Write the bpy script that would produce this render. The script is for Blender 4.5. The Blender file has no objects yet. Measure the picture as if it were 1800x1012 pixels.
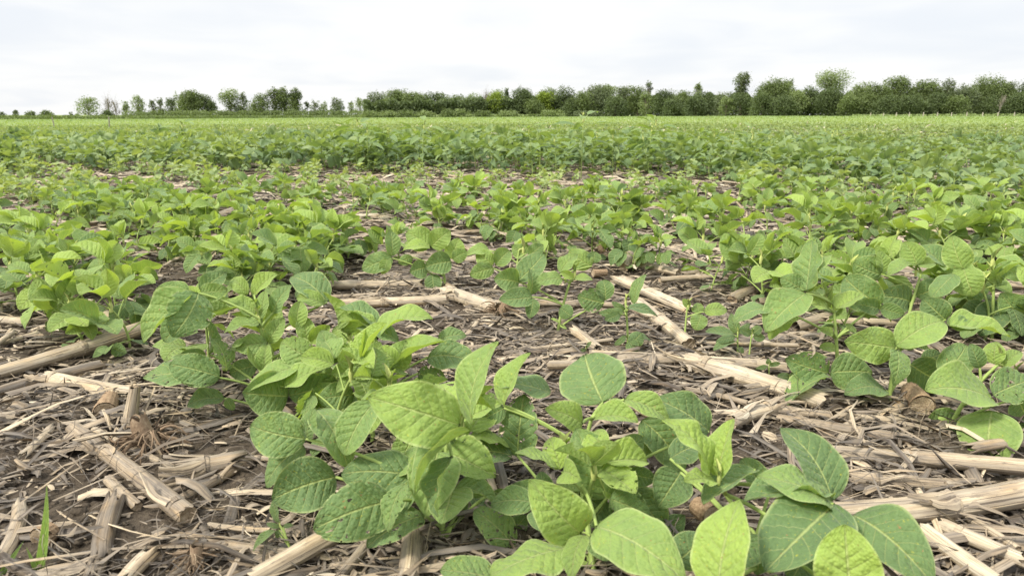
import bpy, math, random
import numpy as np

PI = math.pi
R = np.random.default_rng(11)
random.seed(5)
S = bpy.context.scene
COL = S.collection

# ------------------------------------------------------------------ camera, sky, sun, exposure
CAM_H = 0.40
PITCH = math.radians(14.22)          # looking slightly down; the horizon sits about a fifth from the top
FPX = 1200.0                         # 24 mm lens on a 36 mm sensor, in pixels of an 1800 px wide picture
cam = bpy.data.cameras.new('camera')
cam.lens = 24.0; cam.sensor_width = 36.0; cam.clip_start = 0.02; cam.clip_end = 6000.0
cam.dof.use_dof = True; cam.dof.focus_distance = 1.2; cam.dof.aperture_fstop = 12.0
cam_ob = bpy.data.objects.new('camera', cam); COL.objects.link(cam_ob)
cam_ob.location = (0, 0, CAM_H); cam_ob.rotation_euler = (PI / 2 - PITCH, 0, 0)
S.camera = cam_ob

SUN_EL, SUN_AZ = math.radians(50), math.radians(-118)     # azimuth from +Y (away from the camera) towards +X
W = bpy.data.worlds.new('World'); S.world = W; W.use_nodes = True
S.view_settings.view_transform = 'Standard'; S.view_settings.look = 'None'
S.view_settings.exposure = 1.15; S.view_settings.gamma = 1.0; S.view_settings.use_curve_mapping = False
sun = bpy.data.lights.new('sun', 'SUN'); sun.energy = 2.5; sun.angle = math.radians(10); sun.color = (1.0, 0.93, 0.80)
sun_ob = bpy.data.objects.new('sun', sun); COL.objects.link(sun_ob)
from mathutils import Vector
_sd = Vector((math.sin(SUN_AZ) * math.cos(SUN_EL), math.cos(SUN_AZ) * math.cos(SUN_EL), math.sin(SUN_EL)))
sun_ob.rotation_euler = _sd.to_track_quat('Z', 'Y').to_euler()


class NT:
    """small helper for writing node trees"""
    def __init__(s, tree):
        s.t = tree; tree.nodes.clear()

    def n(s, typ, **kw):
        nd = s.t.nodes.new(typ)
        for k, v in kw.items():
            setattr(nd, k, v)
        return nd

    def put(s, sock, v):
        if hasattr(v, 'is_output'):
            s.t.links.new(v, sock)
        else:
            sock.default_value = v

    def m(s, op, a, b=None, c=None, clamp=False):
        nd = s.n('ShaderNodeMath', operation=op); nd.use_clamp = clamp
        s.put(nd.inputs[0], a)
        if b is not None: s.put(nd.inputs[1], b)
        if c is not None: s.put(nd.inputs[2], c)
        return nd.outputs[0]

    def sstep(s, x, lo, hi):
        nd = s.n('ShaderNodeMapRange', interpolation_type='SMOOTHSTEP')
        s.put(nd.inputs[0], x); nd.inputs[1].default_value = lo; nd.inputs[2].default_value = hi
        return nd.outputs[0]

    def remap(s, x, lo, hi, a, b):
        nd = s.n('ShaderNodeMapRange'); s.put(nd.inputs[0], x)
        for i, v in enumerate((lo, hi, a, b)): nd.inputs[i + 1].default_value = v
        return nd.outputs[0]

    def mix(s, f, a, b, blend='MIX'):
        nd = s.n('ShaderNodeMix', data_type='RGBA', blend_type=blend)
        s.put(nd.inputs[0], f)
        for i, v in ((6, a), (7, b)):
            if isinstance(v, tuple) and len(v) == 3: v = v + (1.0,)
            s.put(nd.inputs[i], v)
        return nd.outputs[2]

    def ramp(s, f, stops):
        nd = s.n('ShaderNodeValToRGB'); s.put(nd.inputs[0], f)
        e = nd.color_ramp.elements
        while len(e) < len(stops): e.new(0.5)
        for i, (p, c) in enumerate(stops):
            e[i].position = p; e[i].color = c + (1.0,)
        return nd.outputs[0]

    def noise(s, vec, scale, detail=3.0, rough=0.55, dist=0.0, out=0):
        nd = s.n('ShaderNodeTexNoise')
        if vec is not None: s.put(nd.inputs['Vector'], vec)
        nd.inputs['Scale'].default_value = scale; nd.inputs['Detail'].default_value = detail
        nd.inputs['Roughness'].default_value = rough; nd.inputs['Distortion'].default_value = dist
        return nd.outputs[out]

    def comb(s, x, y, z):
        nd = s.n('ShaderNodeCombineXYZ')
        for i, v in enumerate((x, y, z)): s.put(nd.inputs[i], v)
        return nd.outputs[0]

    def sep(s, v):
        nd = s.n('ShaderNodeSeparateXYZ'); s.put(nd.inputs[0], v); return nd.outputs


# sky: Nishita under a nearly closed bright cloud cover, brighter overhead than at the horizon
w = NT(W.node_tree)
wo = w.n('ShaderNodeOutputWorld'); bg = w.n('ShaderNodeBackground'); bg.inputs[1].default_value = 0.1
sky = w.n('ShaderNodeTexSky', sky_type='NISHITA'); sky.sun_disc = False
sky.sun_elevation = SUN_EL; sky.sun_rotation = SUN_AZ; sky.air_density = 1.0; sky.dust_density = 2.0
tc = w.n('ShaderNodeTexCoord')
dx, dy, dz = w.sep(tc.outputs['Generated'])
zz = w.m('MAXIMUM', dz, 0.0)
den = w.m('ADD', zz, 0.13)
cv = w.comb(w.m('DIVIDE', dx, den), w.m('DIVIDE', dy, den), 0.0)
c1 = w.noise(cv, 0.42, 3.0, 0.5, 0.3)
c2 = w.noise(cv, 1.5, 4.0, 0.5, 0.5)
cm = w.m('ADD', w.m('MULTIPLY', c1, 0.7), w.m('MULTIPLY', c2, 0.3))
lit = w.sstep(cm, 0.34, 0.56)
cloud = w.mix(lit, (0.86, 0.892, 0.94), (1.0, 1.0, 0.995))
lift = w.m('ADD', w.m('MULTIPLY', w.sstep(zz, 0.16, 0.9), 5.0), 4.66)
cl = w.n('ShaderNodeVectorMath', operation='SCALE'); w.put(cl.inputs[0], cloud); w.put(cl.inputs[3], lift)
w.put(bg.inputs[0], w.mix(0.95, sky.outputs[0], cl.outputs[0]))
w.t.links.new(bg.outputs[0], wo.inputs[0])

# ------------------------------------------------------------------ picture geometry helpers
SA, CA = math.sin(PITCH), math.cos(PITCH)


def P(px, py, depth):
    """world point seen at pixel (px, py) of the 1800 x 1012 photograph at that depth along the view axis"""
    a = (px - 900.0) / FPX; b = (py - 506.0) / FPX
    return np.array((a * depth, depth * (CA - b * SA), CAM_H - depth * (SA + b * CA)))


def gdepth(py, z=0.0):
    return (CAM_H - z) / (SA + (py - 506.0) / FPX * CA)


def G(px, py, z=0.0):
    return P(px, py, gdepth(py, z))


def project(x, y, z):
    dep = y * CA - (z - CAM_H) * SA
    up = y * SA + (z - CAM_H) * CA
    return 900 + FPX * x / np.maximum(dep, 1e-3), 506 - FPX * up / np.maximum(dep, 1e-3), dep


def bumps(x, y):
    """small unevenness of the soil, metres"""
    return (0.006 * np.sin(7.1 * x + 2.0 * y) * np.sin(5.3 * y - 1.3 * x) + 0.004 * np.sin(17.0 * x - 9.0 * y + 1.0)
            + 0.003 * np.sin(23.0 * y + 11.0 * x + 0.4) - 0.004)


def ground_z(x, y):
    d = np.sqrt(x * x + y * y)
    az = np.arctan2(x, np.maximum(y, 1e-3))
    k = 0.0002 + 0.0043 * (1 - np.clip((np.degrees(az) + 28) / 48.0, 0, 1))
    near = np.clip((9.0 - d) / 5.0, 0, 1)
    return bumps(x, y) * near - np.clip(d - 12, 0, 330) * k


def nrm(v):
    return v / max(1e-9, np.linalg.norm(v))


# ------------------------------------------------------------------ mesh builder
class MB:
    """collects vertices and faces, then links them as ONE mesh object; 'luv' is a point attribute (u, v, tint)"""
    def __init__(s):
        s.v = []; s.q = []; s.t = []; s.a = []; s.mq = []; s.mt = []; s.n = 0

    def add(s, V, Q=None, A=None, T=None, mat=0):
        V = np.asarray(V, float)
        if A is None: A = np.zeros((len(V), 3))
        if Q is not None and len(Q):
            Q = np.asarray(Q, int); s.q.append(Q + s.n); s.mq.append(np.full(len(Q), mat))
        if T is not None and len(T):
            T = np.asarray(T, int); s.t.append(T + s.n); s.mt.append(np.full(len(T), mat))
        s.v.append(V); s.a.append(np.asarray(A, float)); s.n += len(V)
        return s

    def mesh(s, name, mats, smooth=True):
        V = np.concatenate(s.v); A = np.concatenate(s.a)
        Q = np.concatenate(s.q) if s.q else np.zeros((0, 4), int)
        T = np.concatenate(s.t) if s.t else np.zeros((0, 3), int)
        me = bpy.data.meshes.new(name)
        me.vertices.add(len(V)); me.vertices.foreach_set('co', V.astype(np.float32).ravel())
        idx = np.concatenate([Q.ravel(), T.ravel()]).astype(np.int32)
        me.loops.add(len(idx)); me.loops.foreach_set('vertex_index', idx)
        st = np.concatenate([np.arange(len(Q)) * 4, len(Q) * 4 + np.arange(len(T)) * 3]).astype(np.int32)
        me.polygons.add(len(st)); me.polygons.foreach_set('loop_start', st)
        mi = np.concatenate([np.concatenate(s.mq) if s.mq else [], np.concatenate(s.mt) if s.mt else []]).astype(np.int32)
        me.polygons.foreach_set('material_index', mi)
        me.polygons.foreach_set('use_smooth', np.full(len(st), smooth))
        at = me.attributes.new('luv', 'FLOAT_VECTOR', 'POINT'); at.data.foreach_set('vector', A.astype(np.float32).ravel())
        me.update(calc_edges=True)
        for m in (mats if isinstance(mats, (list, tuple)) else [mats]): me.materials.append(m)
        return me

    def build(s, name, mats, parent=None, smooth=True, loc=None):
        o = bpy.data.objects.new(name, s.mesh(name, mats, smooth)); COL.objects.link(o)
        if parent is not None: o.parent = parent
        if loc is not None: o.location = loc
        return o


def tag(o, label=None, cat=None, group=None, kind=None):
    if label: o['label'] = label
    if cat: o['category'] = cat
    if group: o['group'] = group
    if kind: o['kind'] = kind
    return o


def empty(name, loc=(0, 0, 0), rz=0.0):
    o = bpy.data.objects.new(name, None); COL.objects.link(o)
    o.location = loc; o.rotation_euler = (0, 0, rz); o.empty_display_size = 0.05
    return o


def copy_tree(o, parent=None):
    c = o.copy(); COL.objects.link(c)
    c.parent = parent
    for ch in o.children: copy_tree(ch, c)
    return c


def tube(pts, rad, n=8, tint=0.5, v0=0.0, jit=None):
    """tube along points; luv = (length, around, tint); seam vertices doubled"""
    pts = np.asarray(pts, float); m = len(pts)
    rad = np.broadcast_to(np.asarray(rad, float), (m,))
    tg = np.gradient(pts, axis=0); tg /= np.maximum(np.linalg.norm(tg, axis=1, keepdims=True), 1e-9)
    ref = np.array((0, 0, 1.0)) if abs(tg[0][2]) < 0.9 else np.array((1.0, 0, 0))
    N = nrm(np.cross(np.cross(tg[0], ref), tg[0])); V = []; A = []
    ln = np.concatenate([[0], np.cumsum(np.linalg.norm(np.diff(pts, axis=0), axis=1))])
    th = np.linspace(0, 2 * PI, n + 1)
    for i in range(m):
        N = nrm(N - tg[i] * N.dot(tg[i])); B = np.cross(tg[i], N)
        r = rad[i] * (1 if jit is None else jit[i])
        V.append(pts[i] + np.outer(np.cos(th) * r, N) + np.outer(np.sin(th) * r, B))
        A.append(np.stack([np.full(n + 1, ln[i]), th / (2 * PI), np.full(n + 1, tint)], 1))
    V = np.concatenate(V); A = np.concatenate(A)
    i, j = np.meshgrid(np.arange(m - 1), np.arange(n), indexing='ij')
    a = (i * (n + 1) + j).ravel(); Q = np.stack([a, a + 1, a + n + 2, a + n + 1], 1)
    return V, Q, A


# ------------------------------------------------------------------ materials
def new_mat(name):
    m = bpy.data.materials.new(name); m.use_nodes = True
    t = NT(m.node_tree); out = t.n('ShaderNodeOutputMaterial')
    return m, t, out


def attr(t):
    a = t.n('ShaderNodeAttribute', attribute_name='luv')
    return a.outputs['Vector'], t.sep(a.outputs['Vector'])


def leaf_material(name, mature, young, detail=True, holes=False, trans=0.34, scale=1.0):
    m, t, out = new_mat(name)
    vec, (u, v, tint) = attr(t)
    av = t.m('ABSOLUTE', v)
    seed = t.comb(t.m('MULTIPLY', u, 2.8), v, t.m('MULTIPLY', tint, 37.0))
    oi = t.n('ShaderNodeObjectInfo')
    rnd = oi.outputs['Random']
    big = t.noise(seed, 1.3, 3.0)
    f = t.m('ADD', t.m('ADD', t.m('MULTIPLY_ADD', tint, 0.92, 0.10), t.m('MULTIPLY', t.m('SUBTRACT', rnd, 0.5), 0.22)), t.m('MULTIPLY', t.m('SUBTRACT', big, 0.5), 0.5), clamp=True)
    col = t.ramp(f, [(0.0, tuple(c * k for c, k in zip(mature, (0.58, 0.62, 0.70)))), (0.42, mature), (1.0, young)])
    nrmal = None
    if detail:
        sgn = t.m('MULTIPLY', t.m('SIGN', v), 0.17)
        u0 = t.m('ADD', t.m('MULTIPLY', t.m('SUBTRACT', u, t.m('MULTIPLY', av, 0.24)), 7.0), sgn)
        pp = t.m('MULTIPLY', t.m('PINGPONG', u0, 0.5), 2.0)
        lat = t.m('SUBTRACT', 1.0, t.sstep(pp, 0.0, 0.13))
        lat = t.m('MULTIPLY', lat, t.remap(av, 0.3, 1.0, 0.72, 0.22))
        mid = t.m('SUBTRACT', 1.0, t.sstep(av, 0.012, 0.062))
        vein = t.m('MAXIMUM', mid, lat)
        vo = t.n('ShaderNodeTexVoronoi', feature='DISTANCE_TO_EDGE')
        t.put(vo.inputs['Vector'], seed); vo.inputs['Scale'].default_value = 11.0
        net = t.m('SUBTRACT', 1.0, t.sstep(vo.outputs['Distance'], 0.0, 0.11))
        mott = t.noise(seed, 15.0, 4.0)
        vq = t.n('ShaderNodeTexVoronoi', feature='F1'); t.put(vq.inputs['Vector'], seed); vq.inputs['Scale'].default_value = 7.0
        quilt = vq.outputs['Distance']
        col = t.mix(t.remap(mott, 0.35, 0.68, 0.0, 0.34), col, t.mix(1.0, col, (0.55, 0.68, 0.62), 'MULTIPLY'))
        col = t.mix(t.m('MULTIPLY', net, 0.14), col, (0.24, 0.33, 0.11))
        col = t.mix(t.m('MULTIPLY', vein, 0.74), col, (0.42, 0.50, 0.19))
        rim = t.sstep(av, 0.90, 0.985)
        col = t.mix(t.m('MULTIPLY', rim, 0.42), col, (0.50, 0.56, 0.27))
        sp = t.noise(seed, 11.0, 2.0, 0.5)
        col = t.mix(t.m('MULTIPLY', t.sstep(sp, 0.66, 0.73), 0.75), col, (0.42, 0.42, 0.05))
        br = t.noise(seed, 7.3, 2.0, 0.4, 0.3)
        col = t.mix(t.m('MULTIPLY', t.sstep(br, 0.73, 0.75), 0.85), col, (0.30, 0.17, 0.07))
        rib = t.m('MULTIPLY', t.m('POWER', t.m('MAXIMUM', pp, 0.001), 0.5), t.remap(av, 0.0, 1.0, 0.78, 0.3))
        hgt = t.m('ADD', t.m('MULTIPLY', mid, -0.5), t.m('ADD', rib, t.m('ADD', t.m('MULTIPLY', quilt, -0.55), t.m('MULTIPLY', mott, 0.35))))
        bp = t.n('ShaderNodeBump'); bp.inputs['Strength'].default_value = 0.9; bp.inputs['Distance'].default_value = 0.0026
        t.put(bp.inputs['Height'], hgt); nrmal = bp.outputs[0]
    geo = t.n('ShaderNodeNewGeometry')
    under = t.mix(0.5, col, (0.26, 0.34, 0.13))
    col2 = t.mix(geo.outputs['Backfacing'], col, under)
    pb = t.n('ShaderNodeBsdfPrincipled'); t.put(pb.inputs['Base Color'], col2)
    pb.inputs['Roughness'].default_value = 0.58; pb.inputs['Specular IOR Level'].default_value = 0.32
    pb.inputs['Sheen Weight'].default_value = 0.16; pb.inputs['Sheen Roughness'].default_value = 0.5
    pb.inputs['Sheen Tint'].default_value = (0.85, 0.95, 0.75, 1)
    tr = t.n('ShaderNodeBsdfTranslucent'); t.put(tr.inputs[0], t.mix(1.0, col, (1.6, 1.55, 0.6), 'MULTIPLY'))
    if nrmal is not None:
        t.put(pb.inputs['Normal'], nrmal)
    mx = t.n('ShaderNodeMixShader'); mx.inputs[0].default_value = trans
    t.t.links.new(pb.outputs[0], mx.inputs[1]); t.t.links.new(tr.outputs[0], mx.inputs[2])
    fin = mx.outputs[0]
    if holes:
        h1 = t.noise(seed, 3.2, 2.0, 0.5, 0.4)
        edge = t.m('MULTIPLY', t.sstep(av, 0.55, 1.0), 0.10)
        hm = t.m('GREATER_THAN', t.m('ADD', h1, edge), 0.665)
        tp = t.n('ShaderNodeBsdfTransparent'); m2 = t.n('ShaderNodeMixShader')
        t.put(m2.inputs[0], hm); t.t.links.new(fin, m2.inputs[1]); t.t.links.new(tp.outputs[0], m2.inputs[2])
        fin = m2.outputs[0]
    t.t.links.new(fin, out.inputs[0])
    return m


MATURE, YOUNG = (0.158, 0.252, 0.090), (0.315, 0.435, 0.092)
LEAF = leaf_material('soybean leaf', MATURE, YOUNG)
LEAF_HOLED = leaf_material('chewed soybean leaf', MATURE, YOUNG, holes=True)
LEAF_FAR = leaf_material('soybean leaf far', (0.150, 0.228, 0.096), (0.305, 0.375, 0.150), detail=False)
LEAF_WEED = leaf_material('pigweed leaf', (0.125, 0.205, 0.09), (0.22, 0.32, 0.09))
LEAF_GRASS = leaf_material('grass blade', (0.13, 0.25, 0.035), (0.25, 0.40, 0.06), detail=True)


def plain(name, stops, scale=40, rough=0.7, bump=0.4, bd=0.002, stretch=(1, 1, 1), tintw=0.0, spec=0.25):
    """coloured by noise over the luv attribute (length, around, tint)"""
    m, t, out = new_mat(name)
    vec, (u, v, tint) = attr(t)
    sv = t.comb(t.m('MULTIPLY', u, stretch[0]), t.m('MULTIPLY', v, stretch[1]), t.m('MULTIPLY', tint, 31.0))
    n1 = t.noise(sv, scale, 4.0, 0.6)
    n2 = t.noise(sv, scale * 0.23, 2.0, 0.5)
    f = t.m('ADD', t.m('MULTIPLY', n1, 0.6), t.m('MULTIPLY', n2, 0.4))
    f = t.remap(f, 0.28, 0.72, 0.0, 1.0)
    if tintw:
        f = t.m('ADD', t.m('MULTIPLY', f, 1 - tintw), t.m('MULTIPLY', tint, tintw))
    col = t.ramp(f, stops)
    pb = t.n('ShaderNodeBsdfPrincipled'); t.put(pb.inputs['Base Color'], col)
    pb.inputs['Roughness'].default_value = rough; pb.inputs['Specular IOR Level'].default_value = spec
    if bump:
        bp = t.n('ShaderNodeBump'); bp.inputs['Strength'].default_value = bump; bp.inputs['Distance'].default_value = bd
        t.put(bp.inputs['Height'], n1); t.put(pb.inputs['Normal'], bp.outputs[0])
    t.t.links.new(pb.outputs[0], out.inputs[0])
    return m


STEM = plain('green hairy stem', [(0.0, (0.17, 0.25, 0.06)), (0.5, (0.27, 0.36, 0.10)), (1.0, (0.40, 0.46, 0.20))], 60, 0.65, 0.3, 0.001, (1, 2, 1))
BUD = plain('fuzzy yellow green bud', [(0.0, (0.30, 0.37, 0.08)), (0.6, (0.44, 0.48, 0.17)), (1.0, (0.60, 0.60, 0.33))], 60, 0.8, 0.5, 0.001)
COTY = plain('cotyledon', [(0.0, (0.20, 0.30, 0.08)), (1.0, (0.34, 0.42, 0.12))], 20, 0.5, 0.2, 0.001)


def straw_material(name):
    m, t, out = new_mat(name)
    vec, (u, v, tint) = attr(t)
    oi = t.n('ShaderNodeObjectInfo'); rnd = t.m('MULTIPLY', oi.outputs['Random'], 40.0)
    sv = t.comb(t.m('MULTIPLY', u, 9.0), t.m('MULTIPLY', v, 26.0), t.m('ADD', t.m('MULTIPLY', tint, 29.0), rnd))
    fib = t.noise(sv, 2.2, 5.0, 0.65)
    bl = t.comb(t.m('MULTIPLY', u, 22.0), t.m('MULTIPLY', v, 3.0), t.m('ADD', t.m('MULTIPLY', tint, 17.0), rnd))
    blotch = t.noise(bl, 1.0, 3.0, 0.6)
    f = t.m('ADD', tint, t.m('ADD', t.m('MULTIPLY', t.m('SUBTRACT', fib, 0.5), 1.15), t.m('MULTIPLY', t.m('SUBTRACT', blotch, 0.5), 0.7)), clamp=True)
    col = t.ramp(f, [(0.0, (0.032, 0.024, 0.018)), (0.25, (0.105, 0.082, 0.058)), (0.5, (0.30, 0.235, 0.158)), (0.72, (0.47, 0.385, 0.265)), (1.0, (0.62, 0.55, 0.42))])
    warm = t.noise(bl, 0.6, 2.0)
    col = t.mix(t.m('MULTIPLY', t.sstep(warm, 0.55, 0.75), 0.45), col, (0.46, 0.30, 0.13))
    gy = t.noise(t.comb(t.m('MULTIPLY', u, 6.0), t.m('MULTIPLY', v, 9.0), t.m('ADD', t.m('MULTIPLY', tint, 11.0), rnd)), 1.0, 3.0, 0.6)
    col = t.mix(t.m('MULTIPLY', t.sstep(gy, 0.36, 0.62), 0.62), col, t.mix(0.8, t.mix(1.0, col, (0.70, 0.69, 0.69), 'MULTIPLY'), (0.21, 0.19, 0.165)))
    crack = t.noise(t.comb(t.m('MULTIPLY', u, 4.0), t.m('MULTIPLY', v, 17.0), rnd), 2.0, 2.0, 0.5)
    col = t.mix(t.m('MULTIPLY', t.sstep(crack, 0.61, 0.66), 0.8), col, (0.06, 0.045, 0.035))
    spk = t.noise(t.comb(t.m('MULTIPLY', u, 60.0), t.m('MULTIPLY', v, 14.0), rnd), 1.0, 4.0, 0.7)
    col = t.mix(t.m('MULTIPLY', t.sstep(spk, 0.56, 0.66), 0.6), col, (0.13, 0.105, 0.082))
    pb = t.n('ShaderNodeBsdfPrincipled'); t.put(pb.inputs['Base Color'], col)
    pb.inputs['Roughness'].default_value = 0.62; pb.inputs['Specular IOR Level'].default_value = 0.3
    bp = t.n('ShaderNodeBump'); bp.inputs['Strength'].default_value = 0.6; bp.inputs['Distance'].default_value = 0.0015
    t.put(bp.inputs['Height'], fib); t.put(pb.inputs['Normal'], bp.outputs[0])
    t.t.links.new(pb.outputs[0], out.inputs[0])
    return m


STRAW = straw_material('weathered corn straw')
PITH = plain('pith', [(0.0, (0.13, 0.09, 0.06)), (0.5, (0.38, 0.29, 0.19)), (1.0, (0.60, 0.52, 0.40))], 9, 0.9, 0.8, 0.003)
ROOT = plain('dirty root', [(0.0, (0.06, 0.042, 0.03)), (0.5, (0.20, 0.14, 0.09)), (1.0, (0.46, 0.37, 0.26))], 12, 0.9, 0.6, 0.002, (20, 2, 1), 0.4)
COB = plain('corn cob', [(0.0, (0.10, 0.065, 0.04)), (0.5, (0.26, 0.18, 0.11)), (1.0, (0.42, 0.33, 0.22))], 14, 0.9, 0.5, 0.002)


def soil_material():
    m, t, out = new_mat('soil')
    tcn = t.n('ShaderNodeTexCoord'); p = tcn.outputs['Object']
    px, py, pz = t.sep(p)
    n1 = t.noise(p, 6.0, 5.0, 0.6); n2 = t.noise(p, 55.0, 5.0, 0.65); n3 = t.noise(p, 240.0, 3.0, 0.6)
    col = t.ramp(t.m('ADD', t.m('MULTIPLY', n1, 0.45), t.m('MULTIPLY', n2, 0.55)),
                 [(0.30, (0.036, 0.028, 0.020)), (0.5, (0.070, 0.056, 0.041)), (0.72, (0.130, 0.106, 0.079))])
    dist = t.n('ShaderNodeVectorMath', operation='LENGTH'); t.put(dist.inputs[0], p)
    far = t.sstep(dist.outputs['Value'], 14.0, 45.0)
    fg = t.mix(t.noise(p, 0.9, 5.0, 0.7), (0.16, 0.22, 0.06), (0.30, 0.37, 0.11))
    col = t.mix(t.m('MULTIPLY', far, 0.93), col, fg)
    pb = t.n('ShaderNodeBsdfPrincipled'); t.put(pb.inputs['Base Color'], col)
    pb.inputs['Roughness'].default_value = 0.95; pb.inputs['Specular IOR Level'].default_value = 0.15
    h = t.m('ADD', t.m('MULTIPLY', n2, 1.0), t.m('MULTIPLY', n3, 0.35))
    bp = t.n('ShaderNodeBump'); bp.inputs['Strength'].default_value = 0.9; bp.inputs['Distance'].default_value = 0.012
    t.put(bp.inputs['Height'], h); t.put(pb.inputs['Normal'], bp.outputs[0])
    t.t.links.new(pb.outputs[0], out.inputs[0])
    return m


SOIL = soil_material()

# ------------------------------------------------------------------ ground: one polar sheet out to the horizon
rr = np.concatenate([[0.0], np.geomspace(0.12, 5000.0, 260)])
th = np.concatenate([np.linspace(-PI, -0.85, 40, endpoint=False), np.linspace(-0.85, 0.85, 340, endpoint=False), np.linspace(0.85, PI, 40, endpoint=False)])
RRg, THg = np.meshgrid(rr, th, indexing='ij')
X = RRg * np.sin(THg); Y = RRg * np.cos(THg)
clod = np.clip((3.0 - RRg) / 2, 0, 1) * 0.004 * (np.sin(61 * X + 13 * Y) * np.sin(53 * Y - 17 * X) + 0.7 * np.sin(97 * X - 41 * Y))
Z = ground_z(X, Y) + clod
nr, nt = RRg.shape
i, j = np.meshgrid(np.arange(nr - 1), np.arange(nt), indexing='ij')
a = (i * nt + j).ravel(); b = (i * nt + (j + 1) % nt).ravel()
ground = MB().add(np.stack([X, Y, Z], -1).reshape(-1, 3), np.stack([a, a + nt, b + nt, b], 1)).build('ground', SOIL)
tag(ground, kind='structure')


# ------------------------------------------------------------------ leaves
def leaflet(B, T, Wd, N, nu=10, nv=6, fold=0.18, arch=0.08, wave=0.03, curl=0.0, tint=0.5, pucker=0.012, blunt=0.74, base=0.5, rg=R):
    """one leaf blade from base B to tip T, width Wd, upper face towards N; luv = (along, across -1..1, tint)"""
    B = np.asarray(B, float); T = np.asarray(T, float)
    ax = T - B; L = np.linalg.norm(ax); x = ax / max(L, 1e-9)
    N = N - x * np.dot(N, x); N = nrm(N) if np.linalg.norm(N) > 1e-6 else nrm(np.cross(x, (0.3, 1, 0.2)))
    sd = np.cross(N, x)
    s = np.linspace(0, 1, nu + 1); u = 0.5 - 0.5 * np.cos(PI * s)
    pr = np.power(u, base) * np.power(1 - u, blunt); pr = pr / (np.power(base / (base + blunt), base) * np.power(blunt / (base + blunt), blunt))
    pr = np.maximum(pr, 0.02)
    v = np.linspace(-1, 1, nv + 1)
    U, Vv = np.meshgrid(u, v, indexing='ij'); PR = pr[:, None]
    asym = rg.uniform(-0.06, 0.06)
    lat = Vv * PR * Wd / 2 * (1 + asym * np.sign(Vv)); al = np.abs(lat)
    ph = rg.uniform(0, 6.28); fr = rg.uniform(1.2, 2.4)
    n = (al * math.sin(fold) + arch * L * 4 * U * (1 - U) + wave * Wd * np.sin(2 * PI * U * fr + ph + 1.4 * np.sign(Vv)) * Vv ** 2 * PR
         + curl * Wd * Vv ** 2 * PR + pucker * Wd * np.cos(2 * PI * 7.0 * (U - 0.24 * np.abs(Vv)) + 0.6 * np.sign(Vv)) * (1 - Vv ** 2) * np.abs(Vv) * 2)
    sw = rg.uniform(-0.05, 0.05) * L * 4 * U * (1 - U)
    pos = B + (U * L)[..., None] * x + (lat * math.cos(fold) + sw)[..., None] * sd + n[..., None] * N
    A = np.stack([U, Vv, np.full_like(U, tint)], -1)
    i, j = np.meshgrid(np.arange(nu), np.arange(nv), indexing='ij')
    a = (i * (nv + 1) + j).ravel(); Q = np.stack([a, a + nv + 1, a + nv + 2, a + 1], 1)
    return pos.reshape(-1, 3), Q, A.reshape(-1, 3)


def bez(a, b, c, n=7):
    t = np.linspace(0, 1, n)[:, None]
    return (1 - t) ** 2 * a + 2 * t * (1 - t) * b + t ** 2 * c


def bud_arrays(p, up, size, rg):
    """the folded young leaves at a growing tip: a few narrow furry blades standing together"""
    mb = MB()
    for k in range(4):
        az = rg.uniform(0, 6.28); d = nrm(np.array((math.cos(az) * 0.42, math.sin(az) * 0.42, 1.0)))
        n = np.array((-math.cos(az), -math.sin(az), 0.35))
        L = size * rg.uniform(0.6, 1.1)
        mb.add(*leaflet(p, p + d * L, L * 0.36, n, 6, 4, 0.85, 0.06, 0.0, 0.0, rg.uniform(0.8, 1.0), rg=rg), mat=1 if k < 2 else 0)
    mb.add(*tube(np.array([p - np.array((0, 0, size * 0.4)), p, p + np.array((0, 0, size * 0.3))]), [size * 0.09, size * 0.13, size * 0.03], 6), mat=1)
    return mb


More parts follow.
